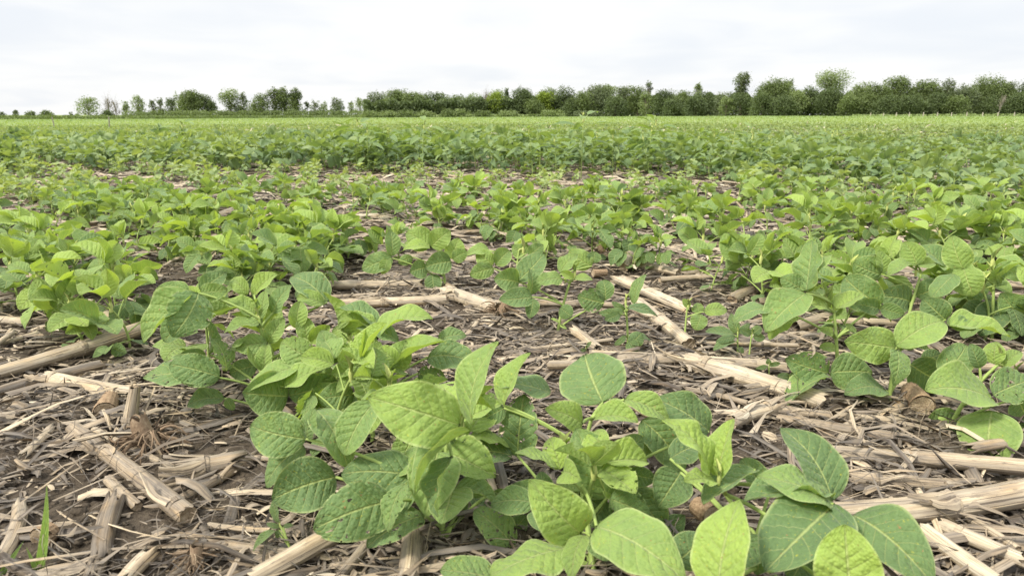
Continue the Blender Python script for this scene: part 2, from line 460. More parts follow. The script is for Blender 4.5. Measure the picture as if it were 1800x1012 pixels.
def soy_model(rg, h=0.14, n_leaf=5, ls=0.055, nu=10, nv=6, tint0=0.45, spread=1.0):
    """numbers of one soybean plant: stem arrays, leaves [(petiole, [leaflets])], bud builder; base at the origin"""
    lean = rg.uniform(-0.25, 0.25, 2) * h
    hs = h * 0.86
    top = np.array((lean[0], lean[1], hs))
    mid = np.array((lean[0] * 0.2, lean[1] * 0.2, hs * 0.5)) + np.append(rg.uniform(-0.01, 0.01, 2), 0)
    path = bez(np.array((0, 0, -0.01)), mid, top, 12)
    stem = tube(path, np.linspace(0.0030, 0.0018, 12) * (h / 0.14) ** 0.5, 7, rg.uniform())
    leaves = []; az0 = rg.uniform(0, 6.28)
    for k in range(2):          # pair of simple leaves low on the stem
        az = az0 + 1.57 + k * PI + rg.uniform(-0.4, 0.4)
        b = path[3]; d = np.array((math.cos(az), math.sin(az), rg.uniform(-0.1, 0.5)))
        j = b + nrm(d) * ls * 0.45; e = j + nrm(np.array((math.cos(az), math.sin(az), rg.uniform(-0.9, 0.0)))) * ls * rg.uniform(0.55, 0.8)
        lf = leaflet(j, e, np.linalg.norm(e - j) * rg.uniform(0.8, 0.95), np.array((0, 0, 1)) + rg.normal(0, 0.3, 3), nu, nv, 0.1, 0.06, 0.03, 0, np.clip(tint0 - 0.2 + rg.normal(0, 0.12), 0, 1), blunt=0.55, rg=rg)
        leaves.append((tube(bez(b, (b + j) / 2 + np.array((0, 0, 0.004)), j, 4), 0.0011, 5, 0.4), [lf]))
    for k in range(n_leaf):
        fr = (k + 1) / n_leaf
        az = az0 + k * PI + rg.normal(0, 0.6)
        b = path[min(11, int(2 + 9.2 * fr))]
        age = 1 - fr
        el = rg.uniform(0.0, 0.6) + 0.5 * fr
        pl = ls * rg.uniform(0.8, 1.35) * (0.45 + 0.85 * age) * spread
        d = np.array((math.cos(az) * math.cos(el), math.sin(az) * math.cos(el), math.sin(el)))
        j = b + d * pl
        pet = tube(bez(b, b + d * pl * 0.5 + np.array((0, 0, pl * 0.08)), j, 5), [0.0015, 0.0013, 0.0012, 0.0011, 0.0010], 5, rg.uniform())
        size = ls * (0.60 + 0.55 * math.sin(PI * min(1, 0.25 + 0.65 * age + 0.1))) * rg.uniform(0.8, 1.18)
        tn = np.clip(tint0 + 0.50 * (fr - 0.55) + rg.normal(0, 0.16), 0, 1)
        lfs = []
        upright = max(0, fr - 0.55) / 0.45
        droop = rg.normal(-0.30, 0.34)
        for q, da in enumerate((0.0, 1.35, -1.35)):
            a2 = az + da + rg.normal(0, 0.22)
            e2 = droop * (1 - upright) + upright * rg.normal(0.65, 0.3) + rg.normal(0, 0.2)
            e2 = float(np.clip(e2, -1.25, 1.3))
            dd = np.array((math.cos(a2) * math.cos(e2), math.sin(a2) * math.cos(e2), math.sin(e2)))
            Lq = size * (1.08 if q == 0 else 0.92)
            nn = np.array((0, 0, 1.0)) + rg.normal(0, 0.38, 3) + np.array((math.cos(az), math.sin(az), 0)) * (-0.9 * upright + 0.45 * (1 - upright))
            b2 = j + (d * size * 0.16 if q == 0 else dd * 0.003)
            tipz = b2[2] + dd[2] * Lq
            if tipz < 0.008: dd = nrm(np.array((dd[0], dd[1], dd[2] + (0.008 - tipz) / Lq)))
            lfs.append(leaflet(b2, b2 + dd * Lq, Lq * rg.uniform(0.70, 0.88), nn, nu, nv, abs(rg.normal(0.16 + 0.45 * upright, 0.14)), rg.uniform(0.02, 0.15), 0.05, rg.normal(0, 0.04), np.clip(tn + rg.normal(0, 0.08), 0, 1), rg=rg))
        leaves.append((pet, lfs))
    return stem, leaves, (lambda: bud_arrays(top + np.array((0, 0, 0.006)), None, max(0.026, ls * 0.62), rg))


def soy_object(rg, full=True, **kw):
    """one soybean plant thing at the origin: stem, leaf (> leaflet) and growing tip"""
    stem, leaves, bud = soy_model(rg, **kw)
    root = empty('soybean_plant')
    MB().add(*stem).build('stem', STEM, root)
    for pet, lfs in leaves:
        if full:
            lo = MB().add(*pet).build('leaf', STEM, root)
            for lf in lfs: MB().add(*lf).build('leaflet', LEAF_HOLED if rg.uniform() < 0.24 else LEAF, lo)
        else:
            mb = MB().add(*pet, mat=1)
            for lf in lfs: mb.add(*lf)
            mb.build('leaf', [LEAF, STEM], root)
    bud().build('growing_tip', [LEAF, BUD], root)
    return root


def hero_plant(label, base, top, leaves, buds=(), cots=(), dd0=0.0, thick=0.0032, group='soybean plants of the nearest rows', name='soybean_plant', cat='soybean plant', mats=None, ratio=0.68):
    """a plant whose leaves are placed one by one; each leaflet: (base px, py, tip px, py, apparent width px, tint, depth offset cm, tip offset cm[, fold[, holed]])"""
    rg = np.random.default_rng(abs(hash((base[0], base[1]))) % 99991)
    D = gdepth(base[1]) + dd0
    b0 = P(base[0], base[1], D); b0[2] = min(b0[2], 0.0) if dd0 == 0 else b0[2]
    tp = P(top[0], top[1], D + (top[2] if len(top) > 2 else 0) / 100)
    root = empty(name, tuple(b0)); tag(root, label, cat, group)
    lmat, hmat = mats or (LEAF, LEAF_HOLED)
    bend = (b0 + tp) / 2; bend[0] = b0[0] * 0.7 + tp[0] * 0.3
    path = bez(b0 - np.array((0, 0, 0.012)), bend, tp, 12)
    MB().add(*tube(path - b0, np.linspace(thick, thick * 0.6, 12), 9, rg.uniform())).build('stem', STEM, root)
    for lv in leaves:
        lf0 = lv[0]
        J = P(lf0[0], lf0[1], D + lf0[6] / 100)
        hd = np.linalg.norm(J[:2] - b0[:2])
        s = float(np.clip((J[2] - 0.40 * hd) / max(tp[2], 0.03), 0.12, 1.0)); at = path[int(round(s * 11))]
        midp = (at + J) / 2 + np.array((0, 0, 0.10 * np.linalg.norm(J - at)))
        pt = tube(bez(at, midp, J, 9) - b0, np.linspace(thick * 0.62, thick * 0.45, 9), 7, rg.uniform())
        lo = MB().add(*pt).build('leaf', STEM, root)
        for q in lv:
            bx, by, tx, ty, wp, tint, dd, td = q[:8]; tint = min(1.0, tint * 1.02 + 0.03)
            fold = q[8] if len(q) > 8 and q[8] is not None else 0.20
            holed = len(q) > 9 and q[9]
            Bp = P(bx, by, D + dd / 100); Tp = P(tx, ty, D + (dd + td) / 100)
            L = np.linalg.norm(Tp - Bp); x = (Tp - Bp) / L
            dm = D + (dd + td / 2) / 100
            wa = 1.08 * wp * dm / FPX; wr = max(wa / math.cos(fold), ratio * L)
            C = np.array((0, 0, CAM_H)) - (Bp + Tp) / 2; N0 = nrm(C - x * C.dot(x)); sd = np.cross(N0, x)
            ang = math.acos(min(1.0, wa / (wr * math.cos(fold))))
            Na = N0 * math.cos(ang) + sd * math.sin(ang); Nb = N0 * math.cos(ang) - sd * math.sin(ang)
            N = Na if Na[2] >= Nb[2] else Nb
            arr = leaflet(Bp - b0, Tp - b0, wr, N, 22, 14, fold, rg.uniform(0.02, 0.17), rg.uniform(0.03, 0.10), rg.normal(0, 0.07), tint, 0.030, blunt=rg.uniform(0.58, 0.84), base=rg.uniform(0.42, 0.55), rg=rg)
            MB().add(*arr).build('leaflet', hmat if holed else lmat, lo)
            if np.linalg.norm(Bp - J) > 0.006:
                # a leaflet that starts away from the joint has a short stalk of its own
                pass
    for (x_, y_, sz, dd) in buds:
        p = P(x_, y_, D + dd / 100) - b0
        mb = bud_arrays(p, None, sz * D / FPX, rg)
        at = path[int(np.argmin(np.linalg.norm(path - (p + b0), axis=1)))] - b0
        mb.add(*tube(bez(at, (at + p) / 2 + np.array((0, 0, 0.004)), p, 5), [thick * 0.6, thick * 0.55, thick * 0.5, thick * 0.5, thick * 0.45], 7), mat=1)
        mb.build('growing_tip', [LEAF, BUD], root)
    for (bx, by, tx, ty, wp) in cots:
        Bp = P(bx, by, D) - b0; Tp = P(tx, ty, D - 0.005) - b0
        MB().add(*leaflet(Bp, Tp, wp * D / FPX, np.array((0, -0.6, 1.0)), 8, 6, 0.05, 0.1, 0, -0.1, 0.7, rg=rg)).build('cotyledon', COTY, root)
    return root


# ------------------------------------------------------------------ the nearest plants, leaf by leaf
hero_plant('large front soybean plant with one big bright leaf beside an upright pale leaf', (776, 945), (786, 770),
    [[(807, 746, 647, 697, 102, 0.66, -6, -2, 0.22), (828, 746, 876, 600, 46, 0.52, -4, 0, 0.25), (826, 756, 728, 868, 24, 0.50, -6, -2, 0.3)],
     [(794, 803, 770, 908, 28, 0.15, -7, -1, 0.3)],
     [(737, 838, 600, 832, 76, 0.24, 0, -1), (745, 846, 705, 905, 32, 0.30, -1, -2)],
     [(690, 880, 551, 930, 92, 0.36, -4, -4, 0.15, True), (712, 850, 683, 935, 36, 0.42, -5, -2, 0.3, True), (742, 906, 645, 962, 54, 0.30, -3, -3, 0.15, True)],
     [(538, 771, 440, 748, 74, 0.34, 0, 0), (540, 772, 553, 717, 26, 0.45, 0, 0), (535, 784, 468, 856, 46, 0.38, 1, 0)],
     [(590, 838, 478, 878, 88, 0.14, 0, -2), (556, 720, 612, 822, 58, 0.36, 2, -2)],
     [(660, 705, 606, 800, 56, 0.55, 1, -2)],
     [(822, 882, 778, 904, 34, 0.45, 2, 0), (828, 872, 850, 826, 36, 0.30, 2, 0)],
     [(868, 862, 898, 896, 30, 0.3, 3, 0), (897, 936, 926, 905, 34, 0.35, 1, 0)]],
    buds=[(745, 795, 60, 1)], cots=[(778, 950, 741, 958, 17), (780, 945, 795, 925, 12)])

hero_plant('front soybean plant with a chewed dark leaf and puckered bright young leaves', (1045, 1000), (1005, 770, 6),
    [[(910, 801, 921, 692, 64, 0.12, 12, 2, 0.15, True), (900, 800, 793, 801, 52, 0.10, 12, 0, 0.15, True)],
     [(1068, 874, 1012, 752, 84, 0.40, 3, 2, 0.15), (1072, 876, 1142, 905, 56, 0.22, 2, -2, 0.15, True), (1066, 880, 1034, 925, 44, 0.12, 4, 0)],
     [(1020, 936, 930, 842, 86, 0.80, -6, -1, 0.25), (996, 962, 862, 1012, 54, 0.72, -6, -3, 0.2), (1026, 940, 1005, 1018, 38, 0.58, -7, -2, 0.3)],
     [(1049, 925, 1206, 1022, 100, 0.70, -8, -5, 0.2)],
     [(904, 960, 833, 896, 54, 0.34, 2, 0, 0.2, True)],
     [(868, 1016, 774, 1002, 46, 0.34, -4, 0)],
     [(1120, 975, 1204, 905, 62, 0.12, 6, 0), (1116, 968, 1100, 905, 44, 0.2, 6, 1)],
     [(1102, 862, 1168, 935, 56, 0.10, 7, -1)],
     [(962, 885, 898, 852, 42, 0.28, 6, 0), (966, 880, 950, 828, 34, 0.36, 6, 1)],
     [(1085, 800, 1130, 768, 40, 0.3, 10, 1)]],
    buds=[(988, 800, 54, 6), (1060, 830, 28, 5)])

hero_plant('soybean plant with a round grey green leaf facing up behind the chewed dark leaves', (1010, 878), (1040, 735),
    [[(1060, 707, 1028, 624, 112, 0.22, 0, 5, 0.1), (1066, 712, 1103, 722, 34, 0.25, -1, -1)],
     [(1023, 744, 958, 718, 44, 0.85, -3, -2, 0.4), (1045, 736, 1122, 742, 34, 0.70, -3, -2, 0.5)],
     [(1098, 702, 1176, 740, 38, 0.74, -2, -1, 0.55)],
     [(1246, 758, 1150, 700, 58, 0.12, 1, 0), (1128, 738, 1202, 830, 66, 0.08, 3, -1)],
     [(885, 712, 932, 620, 30, 0.62, 2, 1, 0.5), (968, 690, 866, 672, 32, 0.26, 4, 0)],
     [(886, 717, 838, 742, 34, 0.15, 2, 0)],
     [(1153, 762, 1112, 800, 40, 0.25, 3, 0)]],
    buds=[(1010, 756, 30, -2)])

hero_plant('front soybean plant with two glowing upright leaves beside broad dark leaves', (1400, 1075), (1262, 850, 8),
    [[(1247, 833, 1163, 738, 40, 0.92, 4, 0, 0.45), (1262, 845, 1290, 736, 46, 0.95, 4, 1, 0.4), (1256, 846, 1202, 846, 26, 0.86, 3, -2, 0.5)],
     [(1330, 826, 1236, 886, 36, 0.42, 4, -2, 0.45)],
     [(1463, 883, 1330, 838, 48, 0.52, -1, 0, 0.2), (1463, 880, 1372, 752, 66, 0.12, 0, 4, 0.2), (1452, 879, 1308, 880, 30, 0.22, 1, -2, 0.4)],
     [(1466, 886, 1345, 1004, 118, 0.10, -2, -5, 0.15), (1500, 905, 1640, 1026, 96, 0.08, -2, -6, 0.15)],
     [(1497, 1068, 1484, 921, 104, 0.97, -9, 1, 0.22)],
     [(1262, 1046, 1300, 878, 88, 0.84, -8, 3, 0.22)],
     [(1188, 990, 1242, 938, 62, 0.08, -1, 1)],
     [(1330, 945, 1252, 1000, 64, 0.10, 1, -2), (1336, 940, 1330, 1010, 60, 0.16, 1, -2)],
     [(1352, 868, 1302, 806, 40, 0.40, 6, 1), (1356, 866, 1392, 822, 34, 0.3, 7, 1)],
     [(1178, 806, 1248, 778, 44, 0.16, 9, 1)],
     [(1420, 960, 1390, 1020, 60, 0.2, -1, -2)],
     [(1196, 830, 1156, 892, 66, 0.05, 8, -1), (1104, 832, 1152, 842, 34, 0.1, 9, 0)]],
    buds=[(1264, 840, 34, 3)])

hero_plant('soybean plant left of centre with a holed leaf hanging over the long grey stalk', (474, 728), (456, 560),
    [[(470, 602, 414, 613, 34, 0.55, -1, 0, 0.3), (471, 602, 500, 558, 30, 0.62, 0, 1, 0.3)],
     [(450, 642, 404, 656, 34, 0.30, 1, 0)],
     [(462, 652, 438, 608, 28, 0.72, -2, 1, 0.45), (466, 652, 470, 604, 26, 0.66, -2, 1, 0.45)],
     [(484, 656, 524, 640, 30, 0.58, -4, 1, 0.4)],
     [(540, 600, 530, 556, 30, 0.74, 0, 1, 0.4), (545, 602, 580, 572, 26, 0.7, 0, 1, 0.4)],
     [(349, 515, 303, 592, 72, 0.33, -2, -3, 0.12, True), (340, 517, 252, 602, 40, 0.48, -2, -2, 0.4), (332, 517, 273, 508, 34, 0.36, -1, 0), (353, 513, 400, 508, 32, 0.34, -1, 0), (352, 510, 398, 478, 32, 0.30, 1, 2), (345, 530, 288, 600, 44, 0.12, 1, 0)],
     [(575, 531, 511, 487, 46, 0.18, 6, 2), (570, 535, 522, 522, 26, 0.55, 5, 0)],
     [(446, 558, 389, 531, 24, 0.72, 0, 0, 0.4), (448, 552, 420, 524, 26, 0.80, 0, 1, 0.4), (458, 560, 466, 511, 22, 0.68, 0, 1, 0.4)],
     [(447, 518, 488, 481, 24, 0.80, 3, 1, 0.4), (436, 517, 408, 490, 26, 0.72, 3, 1, 0.4)],
     [(480, 550, 513, 500, 28, 0.45, 1, 1), (520, 577, 528, 529, 30, 0.62, 0, 1, 0.35)],
     [(552, 634, 494, 600, 50, 0.52, -3, 1, 0.2, True), (596, 636, 564, 580, 42, 0.46, -3, 1, 0.3)],
     [(456, 570, 394, 585, 18, 0.62, -1, -1, 0.5)],
     [(386, 664, 252, 664, 50, 0.26, -3, -2, 0.15, True), (386, 662, 298, 640, 54, 0.30, -5, -1, 0.15, True)],
     [(394, 700, 329, 713, 30, 0.34, -2, -1), (398, 700, 412, 720, 16, 0.4, -2, 0)],
     [(367, 622, 359, 560, 14, 0.36, 1, 0, 0.6), (398, 652, 372, 594, 28, 0.34, -2, 1, 0.2, True), (362, 626, 315, 624, 26, 0.28, 0, -1)],
     [(506, 696, 426, 690, 78, 0.30, -5, -3, 0.12), (508, 694, 592, 668, 52, 0.28, -5, 2)],
     [(532, 640, 432, 688, 30, 0.66, -4, -3, 0.4)],
     [(500, 680, 580, 638, 28, 0.64, -7, 1, 0.45)]],
    buds=[(452, 556, 26, 0), (430, 610, 20, 1)])

hero_plant('soybean plant with long narrow side-on leaves just behind the big bright front leaf', (655, 770), (648, 625),
    [[(642, 642, 600, 606, 40, 0.66, -2, 1, 0.35), (646, 642, 668, 600, 34, 0.70, -2, 1, 0.35)],
     [(702, 642, 664, 612, 30, 0.78, -2, 1, 0.4)],
     [(622, 694, 558, 702, 46, 0.36, -1, -1)],
     [(702, 722, 764, 692, 40, 0.26, 1, 0)],
     [(600, 720, 556, 676, 40, 0.5, 0, 1)],
     [(664, 578, 590, 545, 24, 0.26, 3, 1, 0.4), (660, 582, 598, 566, 20, 0.68, 3, 0, 0.45)],
     [(663, 590, 761, 560, 28, 0.66, 2, 1, 0.4), (700, 600, 626, 577, 24, 0.25, 2, 0, 0.35)],
     [(686, 652, 714, 598, 44, 0.62, 0, 1, 0.3), (680, 660, 784, 600, 22, 0.58, -1, 1, 0.5)],
     [(752, 628, 838, 640, 48, 0.16, 3, -1), (770, 600, 820, 590, 26, 0.2, 4, 0)],
     [(648, 650, 582, 657, 28, 0.70, -2, -1, 0.45), (655, 660, 590, 690, 30, 0.6, -3, -1, 0.4)],
     [(735, 656, 782, 662, 34, 0.14, 2, 0, 0.2, True)],
     [(690, 690, 640, 668, 32, 0.48, -2, 0, 0.4)]],
    buds=[(643, 632, 34, 0), (655, 612, 24, 0)])

# second row, right hand side
hero_plant('soybean plant with tall pale upright leaves and a thick hairy stem behind the split stalk', (1476, 694), (1465, 535),
    [[(1417, 511, 1427, 422, 42, 0.50, -2, 2, 0.2), (1424, 512, 1464, 448, 22, 0.52, -2, 1, 0.4), (1413, 512, 1372, 488, 36, 0.42, -1, 1)],
     [(1416, 516, 1345, 584, 58, 0.36, -3, -2), (1396, 552, 1352, 597, 30, 0.74, -2, -1)],
     [(1352, 542, 1289, 569, 26, 0.38, -2, -1, 0.3)],
     [(1455, 541, 1404, 530, 20, 0.72, -1, 0, 0.4), (1470, 543, 1518, 515, 26, 0.72, -1, 1, 0.4), (1460, 540, 1465, 500, 14, 0.7, 0, 1, 0.5)],
     [(1548, 536, 1484, 487, 58, 0.30, 3, 2, 0.15), (1545, 542, 1502, 534, 28, 0.08, 2, 0), (1548, 540, 1590, 552, 26, 0.2, 2, -1)],
     [(1456, 655, 1380, 630, 54, 0.34, -2, 0, 0.12, True), (1460, 655, 1534, 655, 62, 0.32, -2, 0, 0.12), (1458, 662, 1384, 712, 30, 0.35, -3, -1, 0.35, True)],
     [(1465, 586, 1440, 578, 14, 0.7, -1, 0), (1468, 612, 1440, 610, 16, 0.62, -1, 0)],
     [(1492, 580, 1500, 572, 20, 0.4, 0, 0)]],
    buds=[(1452, 528, 32, 0)], cots=[(1478, 687, 1490, 695, 9)])
hero_plant('soybean plant with wide bright leaves turned to the camera beside the rough cob', (1562, 716), (1578, 602),
    [[(1572, 611, 1484, 600, 62, 0.60, -2, -1, 0.15), (1575, 608, 1657, 564, 58, 0.66, -2, 1, 0.15), (1577, 615, 1570, 678, 32, 0.36, -3, -2)],
     [(1585, 612, 1633, 613, 20, 0.55, -1, 0, 0.3)],
     [(1600, 640, 1650, 668, 60, 0.10, 3, 0), (1620, 634, 1655, 622, 28, 0.06, 4, 0)],
     [(1556, 686, 1484, 693, 38, 0.12, 0, -1)],
     [(1662, 562, 1622, 525, 46, 0.12, 2, 1, 0.15), (1664, 566, 1716, 578, 24, 0.2, 1, -1), (1668, 572, 1776, 592, 26, 0.66, 0, -1, 0.4)]],
    buds=[(1580, 600, 18, 0)], cots=[(1566, 714, 1598, 714, 14)])
hero_plant('soybean plant at the picture edge with a very round lower leaf near the short stalks', (1668, 745), (1755, 640),
    [[(1742, 700, 1626, 686, 66, 0.56, -3, -2, 0.12), (1744, 722, 1737, 822, 90, 0.50, -4, -3, 0.1), (1746, 694, 1812, 668, 62, 0.30, -3, 1, 0.15, True)],
     [(1655, 660, 1698, 606, 50, 0.26, 2, 1, 0.15)],
     [(1722, 646, 1705, 604, 26, 0.12, 0, 0), (1748, 640, 1752, 600, 32, 0.74, 0, 1, 0.4), (1760, 645, 1795, 618, 24, 0.7, 0, 0, 0.4)],
     [(1630, 752, 1690, 730, 44, 0.26, 1, 0), (1680, 752, 1660, 776, 40, 0.2, -1, -1)],
     [(1790, 700, 1812, 744, 40, 0.16, -1, 0), (1790, 742, 1812, 792, 44, 0.16, -1, 0)]],
    buds=[(1757, 632, 30, 0), (1785, 655, 24, 0)], cots=[(1668, 740, 1648, 734, 12)])
hero_plant('soybean plant with two leaves making an upright figure of eight above the second row', (1745, 590), (1748, 465),
    [[(1693, 472, 1673, 414, 44, 0.60, -2, 1, 0.15), (1694, 472, 1711, 521, 50, 0.58, -2, -1, 0.15), (1678, 482, 1638, 524, 32, 0.42, -2, -1)],
     [(1812, 565, 1758, 515, 52, 0.28, -1, 1), (1800, 570, 1770, 575, 30, 0.2, -1, -1)],
     [(1750, 470, 1800, 490, 30, 0.6, -2, 0)],
     [(1735, 540, 1690, 560, 40, 0.14, 2, 0)],
     [(1760, 540, 1722, 590, 50, 0.10, 1, -1)]],
    buds=[(1745, 460, 30, 0), (1740, 480, 22, 0)])
hero_plant('soybean plant with three leaflets spread flat just left of the upright pair', (1590, 590), (1620, 480),
    [[(1612, 466, 1590, 424, 38, 0.68, -1, 1, 0.2), (1612, 466, 1645, 463, 18, 0.5, -1, 0, 0.4), (1605, 466, 1560, 486, 20, 0.62, -1, -1, 0.4)],
     [(1548, 482, 1500, 462, 48, 0.34, 1, 1, 0.1), (1550, 480, 1545, 440, 22, 0.6, 1, 0)],
     [(1560, 452, 1578, 413, 18, 0.85, 2, 0, 0.5), (1556, 452, 1540, 432, 18, 0.7, 2, 0)],
     [(1600, 530, 1540, 520, 46, 0.14, 1, -1)],
     [(1610, 520, 1655, 500, 40, 0.2, 1, 0)]],
    buds=[(1610, 478, 20, 0)])
# second row, centre: plants around the broken stalk base
hero_plant('soybean plant whose cupped light leaves stand above the stalk lying at its foot', (784, 505), (768, 420),
    [[(757, 432, 714, 408, 42, 0.66, -2, 1, 0.2), (758, 434, 792, 405, 36, 0.72, -2, 1, 0.2), (756, 436, 708, 440, 16, 0.74, -3, -1, 0.4)],
     [(793, 460, 746, 470, 38, 0.24, -3, -1), (796, 456, 822, 442, 24, 0.48, -3, 0), (793, 455, 806, 418, 34, 0.62, -2, 1)],
     [(750, 470, 720, 478, 32, 0.3, -2, -1), (760, 482, 764, 516, 28, 0.18, -3, -1)],
     [(690, 454, 636, 474, 34, 0.40, -1, -1), (688, 450, 686, 406, 26, 0.48, -1, 1), (680, 455, 672, 482, 20, 0.62, -2, 0)],
     [(725, 452, 700, 462, 18, 0.3, 0, 0)]],
    buds=[(770, 420, 22, 0)], cots=[(776, 510, 768, 515, 9), (783, 507, 776, 497, 8)])
hero_plant('soybean plant with a dark three-part leaf drooping beside the stalk root clump', (980, 577), (1008, 480),
    [[(935, 522, 877, 527, 34, 0.16, -2, -2), (932, 518, 930, 472, 22, 0.24, -1, 1), (937, 524, 930, 560, 24, 0.22, -3, -1)],
     [(912, 496, 868, 490, 40, 0.26, 1, -1), (910, 494, 956, 446, 40, 0.22, 1, 2)],
     [(988, 490, 942, 496, 24, 0.46, -1, -1), (985, 480, 1016, 447, 24, 0.6, 0, 1, 0.3)],
     [(1010, 490, 1042, 492, 12, 0.6, -1, 0), (1008, 488, 986, 478, 14, 0.84, -1, 0, 0.4)],
     [(985, 540, 1005, 556, 26, 0.2, -2, -1)],
     [(1062, 532, 1015, 520, 40, 0.16, 0, 0, 0.12, True), (1064, 528, 1060, 492, 30, 0.14, 0, 1)]],
    buds=[(1010, 482, 26, 0), (994, 490, 18, 0)], cots=[(982, 566, 968, 560, 7), (984, 570, 996, 578, 7)])
hero_plant('small soybean plant with yellow spotted leaves left of the dark drooping leaf', (905, 520), (912, 440),
    [[(868, 472, 826, 484, 28, 0.5, 0, -1), (866, 466, 838, 442, 30, 0.56, 0, 1), (872, 466, 896, 440, 30, 0.5, 0, 1)],
     [(925, 446, 900, 432, 26, 0.6, 0, 1), (930, 450, 955, 430, 26, 0.38, 0, 0)],
     [(1040, 468, 1000, 440, 34, 0.5, 2, 1), (1042, 462, 1046, 442, 24, 0.3, 2, 0)],
     [(860, 440, 820, 448, 18, 0.6, 1, 0)]],
    buds=[(920, 438, 24, 0)])
hero_plant('young soybean seedling with three thin leaves standing alone between weeds', (1203, 603), (1208, 540),
    [[(1238, 548, 1278, 545, 22, 0.62, -1, 0), (1232, 552, 1222, 580, 28, 0.52, -1, -1), (1230, 550, 1225, 532, 20, 0.46, 0, 1)],
     [(1212, 540, 1200, 525, 12, 0.7, 0, 0)]],
    buds=[(1210, 538, 18, 0)], thick=0.0022)

# weeds near the front
WM = (LEAF_WEED, LEAF_WEED)
hero_plant('lone pigweed seedling with pointed leaves standing before the two slanting stalks', (1105, 622), (1100, 530),
    [[(1114, 534, 1136, 482, 18, 0.6, 0, 1, 0.3)], [(1104, 540, 1156, 556, 14, 0.35, -1, 0, 0.3)], [(1096, 548, 1052, 550, 16, 0.4, -1, 0, 0.3)],
     [(1090, 552, 1062, 562, 18, 0.3, -2, 0)], [(1098, 545, 1075, 530, 12, 0.35, 1, 0)], [(1108, 605, 1128, 585, 26, 0.45, -1, 0), (1105, 600, 1120, 620, 22, 0.4, -1, -1)],
     [(1100, 590, 1080, 606, 10, 0.35, -1, 0)], [(1106, 592, 1145, 600, 9, 0.3, 1, 0)]],
    buds=[(1100, 530, 18, 0)], group='pigweed seedlings between the nearest rows', name='pigweed', cat='weed', mats=WM, thick=0.0024, ratio=0.42)
hero_plant('short bushy pigweed seedling growing just behind the long stalk end', (1297, 622), (1297, 582),
    [[(1290, 588, 1240, 583, 14, 0.4, 0, 0)], [(1296, 586, 1285, 550, 18, 0.4, 1, 1)], [(1292, 592, 1258, 602, 13, 0.4, -1, 0)], [(1292, 600, 1254, 616, 12, 0.45, -1, -1)],
     [(1298, 585, 1318, 568, 12, 0.4, 0, 0)], [(1300, 610, 1306, 622, 10, 0.4, -1, 0)]], buds=[(1297, 584, 12, 0)],
    group='pigweed seedlings between the nearest rows', name='pigweed', cat='weed', mats=WM, thick=0.0018, ratio=0.42)
hero_plant('slim pigweed seedling with rounded leaves right beside the bushy one', (1317, 626), (1322, 584),
    [[(1322, 586, 1338, 574, 16, 0.5, 0, 0)], [(1320, 588, 1300, 578, 14, 0.4, 0, 0)], [(1324, 590, 1345, 594, 14, 0.35, 0, 0)]], buds=[(1322, 586, 10, 0)],
    group='pigweed seedlings between the nearest rows', name='pigweed', cat='weed', mats=WM, thick=0.0016, ratio=0.5)
hero_plant('tiny weed seedling before the cut stalk, with narrow pale leaves', (512, 962), (492, 922),
    [[(490, 918, 487, 868, 13, 0.6, 0, 0)], [(484, 932, 445, 968, 12, 0.6, 0, -1)], [(492, 925, 468, 919, 9, 0.5, 0, 0)], [(490, 930, 487, 946, 10, 0.5, 0, 0)], [(498, 925, 516, 922, 8, 0.5, 0, 0)]],
    buds=[(492, 922, 12, 0)], group='pigweed seedlings between the nearest rows', name='pigweed', cat='weed', mats=WM, thick=0.0012, ratio=0.4)
hero_plant('small weed seedling in front of the thick split stalk', (1352, 662), (1352, 640),
    [[(1350, 644, 1328, 648, 8, 0.4, 0, 0)], [(1352, 642, 1372, 638, 8, 0.4, 0, 0)], [(1352, 640, 1350, 630, 9, 0.5, 0, 0)]], buds=[(1352, 640, 8, 0)],
    group='pigweed seedlings between the nearest rows', name='pigweed', cat='weed', mats=WM, thick=0.0012, ratio=0.4)
hero_plant('small weed with round notched leaves at the foot of the split stalk', (1385, 690), (1388, 662),
    [[(1388, 664, 1366, 660, 14, 0.2, 0, 0)], [(1390, 664, 1404, 652, 12, 0.2, 0, 0)], [(1390, 668, 1394, 680, 14, 0.3, -1, 0)], [(1384, 672, 1375, 680, 8, 0.5, 0, 0)]], buds=[(1388, 664, 8, 0)],
    group='pigweed seedlings between the nearest rows', name='pigweed', cat='weed', mats=WM, thick=0.0012, ratio=0.7)
hero_plant('little weed seedling at the stalk lying in front of the centre row', (1030, 625), (1030, 612),
    [[(1030, 614, 1018, 618, 6, 0.5, 0, 0)], [(1030, 612, 1040, 600, 6, 0.5, 0, 0)]], buds=[(1030, 612, 8, 0)],
    group='pigweed seedlings between the nearest rows', name='pigweed', cat='weed', mats=WM, thick=0.0010, ratio=0.5)


def grass_shoot(label, base, blades):
    D = gdepth(base[1]); b0 = P(base[0], base[1], D)
    root = empty('grass_shoot', tuple(b0)); tag(root, label, 'grass shoot', 'grass shoots coming up through the residue')
    for (bx, by, tx, ty, wp, tint, td) in blades:
        Bp = P(bx, by, D) - b0; Tp = P(tx, ty, D + td / 100) - b0
        MB().add(*leaflet(Bp, Tp, wp * D / FPX, np.array((0.2, -1, 0.3)), 14, 4, 0.35, 0.05, 0.0, 0, tint, 0.0, blunt=0.9, base=0.18)).build('blade', LEAF_GRASS, root)
    return root


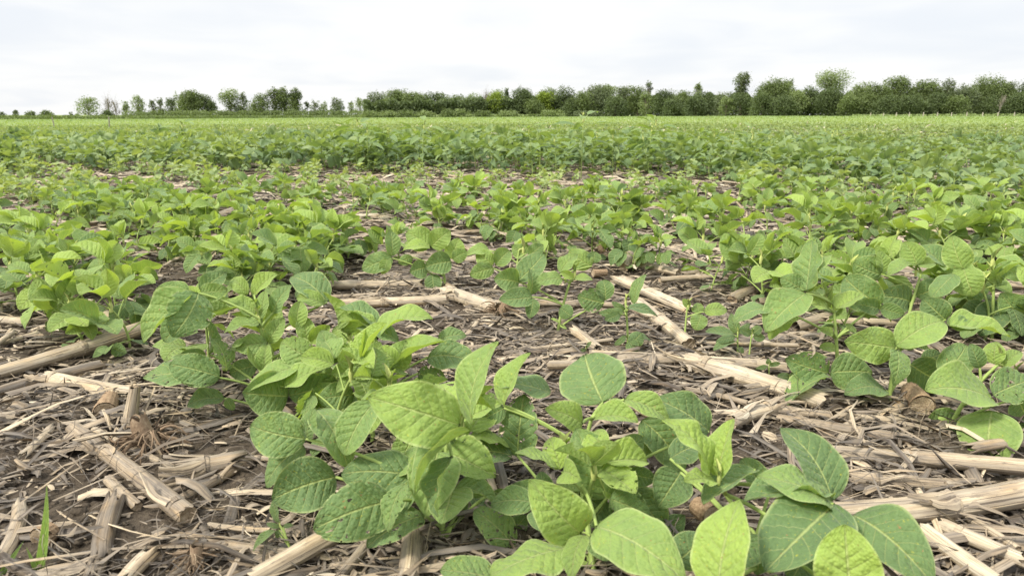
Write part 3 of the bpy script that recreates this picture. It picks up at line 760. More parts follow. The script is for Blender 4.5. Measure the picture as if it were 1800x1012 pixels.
grass_shoot('tall bright grass shoot with one broad upright blade in the near corner', (68, 1010), [(68, 1012, 82, 852, 18, 0.8, 2), (66, 1008, 46, 960, 9, 0.6, 0)])
grass_shoot('bent grass shoot leaning out at the corner edge', (-5, 1020), [(-8, 1030, 42, 950, 14, 0.5, 1), (0, 1010, 30, 985, 7, 0.6, 0)])
grass_shoot('thin two bladed grass shoot beside the stalk at the edge', (108, 536), [(108, 536, 111, 505, 4, 0.7, 0), (106, 534, 85, 517, 3, 0.6, 0)])
grass_shoot('single upright grass shoot among the second row plants at the edge', (262, 492), [(262, 492, 262, 452, 6, 0.7, 1)])
grass_shoot('narrow grass shoot standing up between soybeans further back', (216, 372), [(216, 376, 217, 352, 4, 0.8, 1)])
grass_shoot('narrow grass shoot at the edge far from the camera', (28, 300), [(28, 312, 30, 282, 6, 0.7, 1)])

# ------------------------------------------------------------------ corn stalks
def stalk_arrays(p0, p1, r0, r1, rg, tint, n=14, half=False):
    """hollow stalk between two points, slightly oval and grooved, with ragged ends"""
    L = np.linalg.norm(p1 - p0); m = max(6, int(L / 0.012)); m = min(m, 40)
    t = np.linspace(0, 1, m)[:, None]
    sag = np.array((rg.normal(0, 0.02), rg.normal(0, 0.02), 0)) * L
    pts = p0 + (p1 - p0) * t + sag * (4 * t * (1 - t))
    rad = np.linspace(r0, r1, m) * (1 + rg.normal(0, 0.018, m))
    ax = nrm(p1 - p0); ref = np.array((0, 0, 1.0)) if abs(ax[2]) < 0.9 else np.array((1.0, 0, 0))
    B = nrm(np.cross(ax, ref)); N = np.cross(B, ax)
    a0, a1 = (0, 2 * PI) if not half else (-0.35, PI + 0.5)
    th = np.linspace(a0, a1, n + 1)
    gro = 1 + 0.05 * np.cos(2 * th + 1) + 0.025 * np.sin(5 * th + rg.uniform(0, 6)) + 0.012 * np.sin(11 * th)
    V = []; A = []
    ends = rg.uniform(-1, 1, (2, n + 1)) * (0.5 if not half else 1.2); ends[:, -1] = ends[:, 0] if not half else ends[:, -1]
    for i in range(m):
        off = (ends[0] * r0 if i == 0 else ends[1] * r1 if i == m - 1 else np.zeros(n + 1))
        V.append(pts[i] + np.outer(np.cos(th) * rad[i] * gro, B) + np.outer(np.sin(th) * rad[i] * gro * 0.92, N) + np.outer(off, ax))
        A.append(np.stack([np.full(n + 1, t[i, 0] * L), th / (2 * PI), np.full(n + 1, tint)], 1))
    i, j = np.meshgrid(np.arange(m - 1), np.arange(n), indexing='ij')
    a = (i * (n + 1) + j).ravel(); Q = np.stack([a, a + n + 1, a + n + 2, a + 1], 1)
    V = np.concatenate(V); A = np.concatenate(A)
    if half:   # inner skin so that the shell has a thickness
        c = np.repeat(pts, n + 1, 0); V2 = c + (V - c) * 0.80; k = len(V)
        A2 = A.copy(); A2[:, 2] = np.clip(tint + 0.15, 0, 1)
        Q2 = np.stack([Q[:, 3], Q[:, 2], Q[:, 1], Q[:, 0]], 1) + k
        e = np.arange(m - 1) * (n + 1); f = e + n
        E1 = np.stack([e, e + k, e + k + n + 1, e + n + 1], 1); E2 = np.stack([f, f + n + 1, f + n + 1 + k, f + k], 1)
        g = np.arange(n); E3 = np.stack([g, g + 1, g + 1 + k, g + k], 1); o = (m - 1) * (n + 1); E4 = np.stack([o + g, o + g + k, o + g + 1 + k, o + g + 1], 1)
        V = np.concatenate([V, V2]); A = np.concatenate([A, A2]); Q = np.concatenate([Q, Q2, E1, E2, E3, E4])
    return V, Q, A, pts, rad, ax, B, N


def pith_disc(c, r, ax, B, N, inset, rg, sign):
    n = 14; th = np.linspace(0, 2 * PI, n, endpoint=False); V = [c - sign * ax * inset * 1.6]
    A = [(0, 0, rg.uniform())]
    for k, rr_ in ((1, 0.5), (2, 0.97)):
        V += list(c - sign * ax * inset * (1.2 if k == 1 else 0.5) + np.outer(np.cos(th) * r * rr_, B) + np.outer(np.sin(th) * r * rr_ * 0.92, N) + np.outer(rg.uniform(-0.12, 0.12, n) * r, ax))
        A += [(math.cos(q) * rr_, math.sin(q) * rr_, A[0][2]) for q in th]
    T = [(0, 1 + i, 1 + (i + 1) % n) for i in range(n)]
    Q = [(1 + i, 1 + n + i, 1 + n + (i + 1) % n, 1 + (i + 1) % n) for i in range(n)]
    return np.array(V), np.array(Q), np.array(A), np.array(T)


def strip(c, dirv, L, wd, up, tint, rg, nseg=6, bend=0.2, twist=0.3):
    """one thin torn strip of husk or sheath"""
    t = np.linspace(0, 1, nseg + 1); d = nrm(dirv); sd = nrm(np.cross(up, d)); upn = np.cross(d, sd)
    V = []; A = []
    for q in t:
        p = c + d * L * q + upn * bend * L * q * q + sd * L * 0.10 * math.sin(q * 3 + twist)
        ww = wd / 2 * (1 - 0.55 * q) * (1 + 0.25 * math.sin(9 * q + twist * 7)); a = twist * q * 2
        s2 = sd * math.cos(a) + upn * math.sin(a)
        for e, hgt in ((-1, 0.0), (0, 0.18), (1, 0.0)):
            V.append(p + s2 * ww * e + upn * wd * hgt); A.append((q * L, e * wd * 6, tint))
    Q = []
    for i in range(nseg):
        for e in range(2): a = i * 3 + e; Q.append((a, a + 3, a + 4, a + 1))
    return np.array(V), np.array(Q), np.array(A)


def corn_stalk(label, x0, y0, x1, y1, thick, tint=0.55, nodes=(), half=False, lift=(0, 0), thick1=None, frays=0, group='weathered corn stalks lying between the nearest rows', seed=0, fb=0.18, mat=None):
    rg = np.random.default_rng(int(abs(x0 * 7 + y0 * 13 + x1)) + seed)
    t1 = thick1 or thick
    def end(px, py, th_, lf):
        z = 0.0
        for _ in range(4):
            d = gdepth(py, z); r = th_ * d / FPX / 2; z = r * 0.80 + lf / 100
        p = P(px, py, d); return p, r
    p0, r0 = end(x0, y0, thick, lift[0]); p1, r1 = end(x1, y1, t1, lift[1])
    root = empty('corn_stalk', tuple((p0 + p1) / 2 * np.array((1, 1, 0)))); tag(root, label, 'corn stalk', group)
    o = np.array(root.location)
    V, Q, A, pts, rad, ax, B, N = stalk_arrays(p0 - o, p1 - o, r0, r1, rg, tint, 16 if thick > 16 else 10, half)
    MB().add(V, Q, A).build('stem', mat or STRAW, root)
    for f in nodes:
        i = int(f * (len(pts) - 1)); c = pts[i]; r = rad[i]
        ring = tube(np.array([c + ax * r * k for k in (-0.42, -0.22, -0.1, 0.02, 0.14, 0.42)]), r * np.array((0.98, 1.07, 1.13, 1.04, 1.10, 0.98)), 16, max(0.05, tint - 0.10), jit=None)
        MB().add(*ring).build('node', STRAW, root)
        for k in range(frays):
            a_ = rg.uniform(0.1, PI - 0.1); rad_d = B * math.cos(a_) + N * math.sin(a_)
            s_ = rg.choice((-1, 1))
            MB().add(*strip(c + rad_d * r * 1.05, ax * s_ + rad_d * 0.12 + rg.normal(0, 0.08, 3), r * rg.uniform(2.5, 6), r * rg.uniform(0.4, 1.0), rad_d, np.clip(tint + rg.normal(0, 0.15), 0, 1), rg, bend=rg.uniform(-0.05, fb), twist=rg.normal(0, 0.3))).build('sheath', STRAW, root)
    if not half:
        for c, r, sg in ((pts[0], rad[0], -1), (pts[-1], rad[-1], 1)):
            v, q, a, t = pith_disc(c, r, ax, B, N, r * 0.25, rg, sg)
            MB().add(v, q, a, t).build('pith', PITH, root)
    return root


CS = corn_stalk
CS('long pale grey corn stalk reaching in from the edge, cracked along its top', -10, 657, 258, 573, 26, 0.68, (0.57,), lift=(0, 1.0), frays=1)
CS('dark under stalk lying below the long pale grey one', -10, 690, 180, 640, 20, 0.36, (0.5,), frays=1)
CS('short bleached corn stalk with a joint near its end, before the long grey one', 84, 664, 232, 692, 26, 0.74, (0.15,), frays=2)
CS('tan corn stalk pointing at the camera beside the hanging holed leaf', 155, 535, 232, 586, 24, 0.68, (0.25,), frays=1)
CS('flat tan stalk lying crosswise under the plants near the picture edge', 58, 487, 212, 502, 20, 0.55, (0.3,), frays=2)
CS('brown thin stalk under the flat tan one', -10, 518, 88, 508, 15, 0.42, (0.8,))
CS('thin grey brown twig-like stalk running beside the brown one', -10, 538, 76, 518, 10, 0.34)
CS('short open-ended stalk stub at the very edge', -12, 562, 46, 566, 18, 0.62)
CS('thick weathered stalk with an open hollow end pointing at the camera', 130, 752, 330, 905, 24, 0.44, (0.34, 0.93), thick1=36, frays=5)
CS('upright cracked stalk stub standing by the dug-up roots', 228, 752, 238, 678, 30, 0.62, (0.3,), lift=(0, 5.5), thick1=20, frays=3)
CS('smooth tan curved stalk with dark specks at the bottom edge', 436, 1022, 600, 930, 36, 0.62, (0.9,))
CS('flat silver grey stalk slab at the left edge near the grass', 0, 985, 36, 888, 24, 0.66, half=True)
CS('dark grey flat stalk shell in the near residue', 178, 985, 202, 880, 34, 0.25, half=True)
CS('dark grey flat stalk shell lower down beside the first shell', 160, 1020, 182, 950, 30, 0.34, half=True)
CS('frayed grey stalk end splitting into fibres', 318, 830, 425, 808, 36, 0.50, (0.5,), frays=7, half=True)
CS('small stalk piece lying below the thick hollow one', 190, 842, 242, 890, 18, 0.48)
CS('thin silvery stalk strip lying flat below the hollow stalk', 366, 922, 475, 932, 11, 0.66)
CS('long brown fibrous stalk strip right of the hollow stalk', 310, 882, 452, 800, 20, 0.38, half=True, frays=2, nodes=(0.6,))
CS('slim smooth straw lying beside the fibrous strip', 322, 876, 450, 855, 7, 0.64)
CS('short white stalk sliver under the leaf strip', 40, 800, 90, 752, 15, 0.72, half=True)
CS('flattened stalk pointing up beside the front leaves', 596, 1015, 665, 925, 18, 0.48, half=True)
CS('wide flat stalk piece beneath the front plant, split open', 716, 1025, 726, 935, 36, 0.56, half=True)
CS('straight tan stalk lying crosswise behind the front row', 580, 501, 742, 499, 17, 0.62, (0.3,), frays=1)
CS('cracked pale stalk lying crosswise just before the straight tan one', 592, 535, 786, 527, 19, 0.66, (0.25, 0.45), frays=2)
CS('light thick stalk base broken off at a bushy root clump', 782, 512, 878, 543, 25, 0.76, (0.15,), frays=2)
CS('long flat pale stalk lying crosswise in the middle', 1032, 624, 1362, 642, 21, 0.68, (0.55,))
CS('slanting bleached stalk split along its length by the weeds', 1086, 492, 1216, 548, 22, 0.74, half=True)
CS('second slanting bleached stalk just before the split one', 1120, 532, 1212, 604, 24, 0.70, (0.5,), frays=2)
CS('flat straw coloured chip-like stalk before the pigweed seedling', 1008, 580, 1052, 614, 18, 0.66, half=True)
CS('grey slim stalk propped like a twig before the centre row', 798, 606, 842, 563, 8, 0.56, lift=(0, 0.5))
CS('thick tan stalk with a cut open end, split on its top', 1212, 636, 1448, 706, 36, 0.72, (0.18,), frays=2)
CS('pale stalk running behind the thick tan one', 1200, 632, 1380, 644, 19, 0.64, (0.7,))
CS('thin brown root-like stalk left of the white knuckled one', 1206, 684, 1312, 708, 11, 0.42)
CS('white knuckled stalk joint leaning on the split pieces', 1284, 742, 1362, 716, 26, 0.72, (0.35, 0.9), frays=3)
CS('grey stalk piece split into long flat strips', 1356, 718, 1582, 740, 17, 0.58, half=True, nodes=(0.2,), frays=3, fb=0.05)
CS('long thin brown stalk with a joint lying before the split strips', 1368, 736, 1600, 772, 19, 0.50, (0.66,), frays=1)
CS('long tan stalk with a frayed joint running out of the picture', 1455, 797, 1815, 822, 31, 0.60, (0.43,), frays=4, fb=0.04)
CS('short dark tan stalk with a husk-wrapped end below the frayed long one', 1495, 838, 1662, 854, 25, 0.48, (0.4,), frays=4, fb=0.06)
CS('thickest smooth stalk with a broad joint running out at the edge', 1470, 905, 1815, 862, 47, 0.62, (0.58,), frays=3, fb=0.03)
CS('bleached stalk pointing at the camera in the near corner', 1622, 930, 1752, 1022, 30, 0.80, frays=0)
CS('bleached cracked stalk with a dark broken end behind the corner one', 1656, 922, 1800, 985, 26, 0.76, (0.2,), frays=2)
CS('thin tan stalk slanting away behind the bleached corner stalks', 1696, 906, 1790, 965, 15, 0.62)
CS('grey brown stalk with a blackened end in the second row gap', 1286, 528, 1338, 503, 20, 0.46, (0.75,), frays=2)
CS('pale straight stalk lying in the gap behind the slanting pair', 1160, 492, 1268, 485, 11, 0.60)
CS('flat brown stalk lying behind the blackened one', 1200, 482, 1285, 470, 10, 0.52, half=True)
CS('short round stalk end sticking up behind the second row', 1096, 470, 1108, 446, 18, 0.50, (0.8,), lift=(0, 1.5))
CS('tan stalk lying behind the short round end', 1112, 462, 1192, 480, 15, 0.62, (0.4,), frays=1)
CS('grey flat stalk beneath the right hand soybean row', 1700, 790, 1805, 776, 22, 0.44, half=True)
CS('tan stalk in the shade below the round lower leaf', 1600, 700, 1560, 728, 20, 0.5, (0.5,), frays=2)
CS('grey stalk crossing the mud near the left edge', -8, 742, 110, 695, 16, 0.34, half=True)
CS('tan torn stalk below the dark shell at the bottom edge', 215, 1025, 262, 975, 30, 0.72, half=True)


def root_crown(label, px, py, size, n, tint, rg):
    D = gdepth(py); c = P(px, py, D); s = size * D / FPX
    root = empty('root_crown', tuple(c)); tag(root, label, 'root clump', 'corn root clumps pulled from the soil')
    V, Q, A, pts, rad, ax, B, N = stalk_arrays(np.array((0, 0, -0.003)), np.array((rg.uniform(-0.3, 0.3) * s, 0.1 * s, 0.55 * s)), s * 0.24, s * 0.17, rg, tint, 12)
    core = MB().add(V, Q, A).build('crown', ROOT, root)
    for k in range(n):
        az = rg.uniform(0, 6.28); d = np.array((math.cos(az), math.sin(az), rg.uniform(-0.2, 0.6)))
        a0 = np.array((math.cos(az) * s * 0.2, math.sin(az) * s * 0.2, rg.uniform(0.05, 0.45) * s))
        L = s * rg.uniform(0.25, 0.62); e = a0 + nrm(d) * L; e[2] = max(0.002, e[2] - L * rg.uniform(0.2, 0.6))
        mid = (a0 + e) / 2 + rg.normal(0, 0.32, 3) * L + np.array((0, 0, 0.12 * L))
        r0 = s * rg.uniform(0.012, 0.045)
        MB().add(*tube(bez(a0, mid, e, 7), np.linspace(r0, r0 * 0.3, 7), 5, np.clip(tint + rg.normal(0, 0.2), 0, 1))).build('root', ROOT, root)
    return root


root_crown('big muddy root clump with white broken roots by the upright stub', 268, 786, 95, 44, 0.45, np.random.default_rng(3))
root_crown('bushy fine root clump at the end of the light stalk base', 880, 556, 52, 40, 0.5, np.random.default_rng(4))
root_crown('pale splayed root clump at the bottom edge', 345, 990, 62, 40, 0.62, np.random.default_rng(6))
root_crown('dark root clump behind the second row stalk end', 1060, 452, 40, 26, 0.3, np.random.default_rng(8))
root_crown('small root clump behind the holed plant', 512, 468, 44, 26, 0.35, np.random.default_rng(9))


def corn_cob(label, x0, y0, x1, y1, thick, rg):
    D = gdepth((y0 + y1) / 2); r = thick * D / FPX / 2
    p0 = P(x0, y0, gdepth(y0, r)); p1 = P(x1, y1, gdepth(y1, r)); p0[2] = p1[2] = r * 0.9
    root = empty('corn_cob', tuple((p0 + p1) / 2)); tag(root, label, 'corn cob', 'bare corn cobs lying in the residue')
    o = np.array(root.location); m, n = 40, 48
    ax = nrm(p1 - p0); B = nrm(np.cross(ax, (0, 0, 1.0))); N = np.cross(B, ax)
    t = np.linspace(0, 1, m); th = np.linspace(0, 2 * PI, n + 1)
    Tg, Hh = np.meshgrid(t, th, indexing='ij')
    rad = r * (1 - 0.25 * Tg) * (1 + 0.10 * np.abs(np.sin(Tg * m * 0.5 * PI / 1.6)) * np.abs(np.sin(Hh * 7)) * 1.0 + rg.normal(0, 0.02, Tg.shape))
    V = (p0 - o) + (Tg[..., None] * (p1 - p0)) + (np.cos(Hh) * rad)[..., None] * B + (np.sin(Hh) * rad)[..., None] * N
    A = np.stack([Tg * 3, Hh, np.full_like(Tg, rg.uniform())], -1)
    i, j = np.meshgrid(np.arange(m - 1), np.arange(n), indexing='ij'); a = (i * (n + 1) + j).ravel()
    MB().add(V.reshape(-1, 3), np.stack([a, a + n + 1, a + n + 2, a + 1], 1), A.reshape(-1, 3)).build('cob', COB, root)
    for c, rr_, sg in ((p0 - o, r, -1), (p1 - o, r * 0.75, 1)):
        v, q, a_, t_ = pith_disc(c, rr_, ax, B, N, r * 0.1, rg, sg); MB().add(v, q, a_, t_).build('pith', PITH, root)


corn_cob('rough brown cob end facing the camera under the wide bright leaves', 1622, 712, 1600, 684, 38, np.random.default_rng(1))
corn_cob('small ribbed cob lying by the short bleached stalk', 184, 722, 194, 698, 34, np.random.default_rng(2))
corn_cob('cob half hidden under the glowing upright leaves', 1252, 905, 1224, 885, 40, np.random.default_rng(5))
corn_cob('flat ribbed cob beside the centre weeds', 1042, 480, 1066, 478, 14, np.random.default_rng(7))
corn_cob('muddy cob lying behind the grass in the near corner', 70, 945, 92, 930, 40, np.random.default_rng(17))

# ------------------------------------------------------------------ soybean rows
ROW0, GAP = 0.36, 0.60
Un = np.array((1, 1)) / math.sqrt(2); Ut = np.array((-1, 1)) / math.sqrt(2)
rg = np.random.default_rng(21)
cand = []
for k in range(-1, 58):
    n = ROW0 + GAP * k if k >= 0 else 0.68
    step = 0.046 if k < 9 else 0.085 if k < 20 else 0.14
    s = -n - 4 if k < 12 else -n * 1.2 - 8
    end = n * 8 + 12
    while s < min(end, 60):
        s += step * rg.uniform(0.5, 1.5)
        x, y = Un * (n + rg.normal(0, 0.06 if k < 1 else 0.09 if k == 1 else 0.14)) + Ut * s
        if y < 0.4: continue
        d = math.hypot(x, y)
        if d > 26: continue
        px, py, dep = project(x, y, 0.0)
        if px < -120 - 200 / d or px > 1920 + 200 / d or py > 1000: continue
        if k == 0 and s < 1.30: continue
        if k == -1 and s < 1.35: continue
        if k == 1 and s < 1.42 and not (s < 0.05 and py < 640): continue
        cand.append((d, x, y, px, py, k, s))
cand.sort()
plants = []
for d, x, y, px, py, k, s in cand:
    dep = float(project(x, y, 0.0)[2])
    rt = min(1.0, max(0.0, (px - 1100) / 500.0))
    h, ls, t0, keep = 0.092, 0.043, 0.45, 0.97
    if k == 0: h, ls, t0, keep = 0.098, 0.045, 0.55, 0.9
    if rt > 0.3: h, ls, t0 = 0.105, 0.049, 0.50
    if k == -1: h, ls, t0, keep = 0.085, 0.042, 0.55, 0.8
    if 3.6 < dep < 4.7 - 1.6 * rt:
        if px < 560: h, ls, keep, t0 = 0.09, 0.042, 0.6, 0.58
        elif px < 1250: h, ls, t0, keep = 0.070, 0.038, 0.66, 0.5
    elif 2.7 < dep <= 3.6 and 560 < px < 1250: h, ls, t0, keep = 0.080, 0.040, 0.62, 0.8
    if 4.8 - 1.6 * rt <= dep < 7.5: h, ls, t0, keep = 0.185 - 0.04 * rt - 0.02 * (px < 450), 0.056, 0.20 + 0.14 * (px < 450), 1.0
    if dep >= 7.5: h, ls, t0, keep = 0.10, 0.046, 0.60, 1.0
    h *= rg.uniform(0.8, 1.2)
    if rg.uniform() > keep: continue
    plants.append((d, x, y, px, py, k, h, ls, t0))

N_FULL, N_SOLO = 135, 274
protos_full = {}
def proto(kind, full):
    key = (kind, full)
    return protos_full.setdefault(key, [])
ROWNAME = ['nearest', 'second', 'third', 'fourth', 'fifth', 'sixth', 'seventh', 'eighth', 'ninth', 'tenth']
row_lists = {}
for p in plants[:N_SOLO]: row_lists.setdefault(p[5], []).append(p)
order = {}
for k_, lst in row_lists.items():
    for q, p in enumerate(sorted(lst, key=lambda p: p[3])): order[id(p)] = (q, len(lst))
ORD = ['first', 'second', 'third', 'fourth', 'fifth', 'sixth', 'seventh', 'eighth', 'ninth', 'tenth', 'eleventh', 'twelfth', 'thirteenth', 'fourteenth', 'fifteenth', 'sixteenth', 'seventeenth', 'eighteenth', 'nineteenth', 'twentieth']
for idx, p in enumerate(plants[:N_SOLO]):
    d, x, y, px, py, k, h, ls, t0 = p
    full = idx < N_FULL
    kind = (round(h / 0.045), round(t0 * 4))
    lst = proto(kind, full)
    cap = 5 if full else 4
    if len(lst) < cap:
        hh = 0.045 * kind[0]
        o = soy_object(rg, full, h=hh, n_leaf=int(rg.integers(4, 7)), ls=ls, nu=12 if full else 7, nv=8 if full else 4, tint0=t0)
        lst.append((o, hh))
    else:
        src, hh = lst[int(rg.integers(len(lst)))]
        o = copy_tree(src)
    sc = h / hh
    o.location = (x, y, float(ground_z(np.array(x), np.array(y)))); o.rotation_euler = (rg.normal(0, 0.06), rg.normal(0, 0.06), rg.uniform(0, 6.28)); o.scale = (sc, sc, sc)
    size = 'tiny' if h < 0.085 else 'small' if h < 0.12 else 'medium' if h < 0.17 else 'tall'
    q, tot = order[id(p)]
    rn = ROWNAME[max(0, min(k, 9))]
    if k == -1: rn = 'broken in-between'
    if k <= 2:
        w_ = ORD[q] if q < 20 else None
        lab = (f'{size} soybean plant in the {rn} row, {ORD[q]} from its left end' if q < 20 else
               f'{size} soybean plant in the {rn} row, {ORD[tot - 1 - q]} from its right end' if tot - 1 - q < 20 else
               f'{size} soybean plant of the {rn} row in the crowded middle stretch')
    else:
        side = 'left third' if px < 600 else 'middle' if px < 1200 else 'right third'
        lab = f'{size} soybean plant crowded into the {rn} row, in the {side} of the photo'
    grp = f'soybean plants of the {rn} row' + ('' if k <= 2 else f', {side}, {size}')
    tag(o, lab, 'soybean plant', grp)

for q, (s_, dn, hh, ls_, t_, lab) in enumerate([
        (0.36, 0.09, 0.09, 0.042, 0.55, 'soybean plant filling the gap behind the upright pale leaf'),
        (0.50, 0.05, 0.115, 0.046, 0.68, 'soybean plant with yellow green tips left of the big bright leaf'),
        (0.60, 0.08, 0.115, 0.046, 0.66, 'soybean plant crowded between the side-on leaves and the holed plant'),
        (0.70, 0.03, 0.115, 0.044, 0.72, 'soybean plant with many young tips in the thick of the nearest row'),
        (0.80, 0.09, 0.11, 0.044, 0.62, 'soybean plant just behind the many tipped one'),
        (0.92, 0.07, 0.11, 0.044, 0.6, 'soybean plant behind the holed leaf near the long grey stalk'),
        (1.06, 0.02, 0.11, 0.042, 0.55, 'soybean plant leaning left at the far end of the placed clump')]):
    o = soy_object(rg, True, h=hh, n_leaf=6, ls=ls_, nu=14, nv=10, tint0=t_)
    x, y = Un * (ROW0 + dn) + Ut * s_
    o.location = (x, y, float(ground_z(np.array(x), np.array(y)))); o.rotation_euler = (0, 0, rg.uniform(0, 6.28))
    tag(o, lab, 'soybean plant', 'soybean plants of the nearest rows')

# everything further back: one mass of soybeans that nobody could count
def bake(models, places, name, mats, label):
    """models: list of (V, Q, A, mat); places: per model arrays x, y, z, rot, scale, dtint"""
    mb = MB()
    for arrs, pl in zip(models, places):
        if len(pl) == 0: continue
        pl = np.asarray(pl)
        for V, Q, A, mi in arrs:
            c, s_ = np.cos(pl[:, 3])[:, None], np.sin(pl[:, 3])[:, None]; sc = pl[:, 4][:, None]
            X_ = (V[:, 0] * c - V[:, 1] * s_) * sc + pl[:, 0][:, None]; Y_ = (V[:, 0] * s_ + V[:, 1] * c) * sc + pl[:, 1][:, None]
            Z_ = V[:, 2] * sc + pl[:, 2][:, None]
            VV = np.stack([X_, Y_, Z_], -1).reshape(-1, 3)
            AA = np.broadcast_to(A, (len(pl),) + A.shape).copy(); AA[:, :, 2] = np.clip(AA[:, :, 2] + pl[:, 5][:, None], 0, 1)
            QQ = (Q[None] + (np.arange(len(pl)) * len(V))[:, None, None]).reshape(-1, 4)
            mb.add(VV, QQ, AA.reshape(-1, 3), mat=mi)
    o = mb.build(name, mats); tag(o, label, None, None, 'stuff'); return o


def soy_flat(rg, nu, nv, stems=True, **kw):
    stem, leaves, bud = soy_model(rg, nu=nu, nv=nv, **kw)
    L = MB(); T_ = MB()
    if stems: T_.add(*stem)
    for pet, lfs in leaves:
        if stems: T_.add(*pet)
        for lf in lfs: L.add(*lf)
    top = stem[0][-1]
    for k in range(3):
        az = rg.uniform(0, 6.28); dv = nrm(np.array((math.cos(az) * 0.5, math.sin(az) * 0.5, 1.0)))
        L.add(*leaflet(top, top + dv * 0.03, 0.013, np.array((-math.cos(az), -math.sin(az), 0.4)), max(2, nu - 1), max(2, nv - 2), 0.7, 0.05, 0, 0, 0.95, rg=rg))
    out = [(np.concatenate(L.v), np.concatenate(L.q), np.concatenate(L.a), 0)]
    if stems: out.append((np.concatenate(T_.v), np.concatenate(T_.q), np.concatenate(T_.a), 1))
    return out


mids = [soy_flat(rg, 5, 4, True, h=0.20, n_leaf=6, ls=0.068, tint0=0.36) for _ in range(9)]
lows = [soy_flat(rg, 4, 4, False, h=0.15, n_leaf=5, ls=0.062, tint0=0.5) for _ in range(7)]
pm = [[] for _ in mids]; pl_ = [[] for _ in lows]
for (d, x, y, px, py, k, h, ls, t0) in plants[N_SOLO:]:
    z = float(ground_z(np.array(x), np.array(y)))
    if d < 8.2:
        pm[int(rg.integers(len(mids)))].append((x, y, z, rg.uniform(0, 6.28), h / 0.20, t0 - 0.36 + rg.normal(0, 0.06)))
    else:
        pl_[int(rg.integers(len(lows)))].append((x, y, z, rg.uniform(0, 6.28), h / 0.15, t0 - 0.5 + rg.normal(0, 0.06)))
bake(mids, pm, 'soybean_foliage', [LEAF_FAR, STEM], 'dense soybean rows beyond the countable plants')
bake(lows, pl_, 'distant_soybean_foliage', [LEAF_FAR], 'smooth light green soybean rows further off')

# very far crop: leaf tufts in rows, thinning with distance
def tuft_field(name, d0, d1, count, size, hgt, tint, label, seed):
    rg = np.random.default_rng(seed)
    d = np.sqrt(rg.uniform(d0 ** 2, d1 ** 2, count)); az = rg.uniform(-0.72, 0.72, count)
    x = d * np.sin(az); y = d * np.cos(az)
    n = (x + y) / math.sqrt(2); n2 = np.round((n - ROW0) / GAP) * GAP + ROW0 + rg.normal(0, 0.09, count)
    dn = n2 - n; x = x + dn / math.sqrt(2); y = y + dn / math.sqrt(2)
    z = ground_z(x, y)
    L = 5; mb = MB()
    for q in range(L):
        s = size * rg.uniform(0.6, 1.3, count); a1 = rg.uniform(0, 6.28, count); tl = rg.normal(0.2, 0.5, count)
        cx = x + rg.normal(0, size * 0.7, count); cy = y + rg.normal(0, size * 0.7, count); cz = z + hgt * rg.uniform(0.45, 1.1, count)
        dx_ = np.stack([np.cos(a1) * np.cos(tl), np.sin(a1) * np.cos(tl), np.sin(tl)], 1); sx = np.stack([-np.sin(a1), np.cos(a1), rg.normal(0, 0.4, count)], 1)
        c = np.stack([cx, cy, cz], 1)
        V = np.stack([c - dx_ * s[:, None] * 0.6, c + sx * s[:, None] * 0.36, c + dx_ * s[:, None] * 0.6, c - sx * s[:, None] * 0.36], 1).reshape(-1, 3)
        tn = np.clip(tint + rg.normal(0, 0.09, count), 0, 1)
        A = np.stack([np.full(count * 4, 0.5), np.full(count * 4, 0.3), np.repeat(tn, 4)], 1)
        mb.add(V, np.arange(count * 4).reshape(-1, 4), A)
    o = mb.build(name, LEAF_FAR, smooth=False); tag(o, label, None, None, 'stuff')


tuft_field('far_crop', 24, 70, 30000, 0.08, 0.11, 0.62, 'far soybean field, light green and even', 31)
tuft_field('farthest_crop', 68, 250, 46000, 0.20, 0.14, 0.66, 'farthest part of the soybean field', 32)

# pigweeds in the tall green band
def pigweed_proto(rg, h):
    root = empty('pigweed')
    top = np.array((rg.normal(0, 0.02), rg.normal(0, 0.02), h)); path = bez(np.array((0, 0, -0.01)), np.array((0, 0, h * 0.5)), top, 9)
    MB().add(*tube(path, np.linspace(0.0030, 0.0016, 9), 7, 0.0)).build('stem', STEM, root)
    nl = int(rg.integers(14, 18))
    for k in range(nl):
        f = 0.12 + 0.88 * (k + 1) / nl; az = k * 2.4 + rg.normal(0, 0.3); b = bez(path[0], path[4], path[-1], 50)[int(f * 49)]
        el = rg.uniform(0.2, 0.6) + 0.7 * max(0, f - 0.7); L = rg.uniform(0.085, 0.125) * (1.15 - 0.5 * abs(f - 0.7))
        d = np.array((math.cos(az) * math.cos(el), math.sin(az) * math.cos(el), math.sin(el))); j = b + d * L * 0.45
        e2 = el - rg.uniform(0.3, 0.9); d2 = np.array((math.cos(az) * math.cos(e2), math.sin(az) * math.cos(e2), math.sin(e2)))
        lo = MB().add(*tube(np.array([b, (b + j) / 2, j]), 0.0010, 5), mat=1)
        lo.add(*leaflet(j, j + d2 * L, L * rg.uniform(0.32, 0.42), np.array((0, 0, 1.0)) + rg.normal(0, 0.25, 3), 8, 4, 0.3, 0.07, 0.03, 0, np.clip(0.35 + 0.3 * f + rg.normal(0, 0.1), 0, 1), blunt=0.85, base=0.5, rg=rg))
        lo.build('leaf', [LEAF_WEED, STEM], root)
    bud_arrays(top, None, 0.04, rg).build('growing_tip', [LEAF_WEED, BUD], root)
    return root


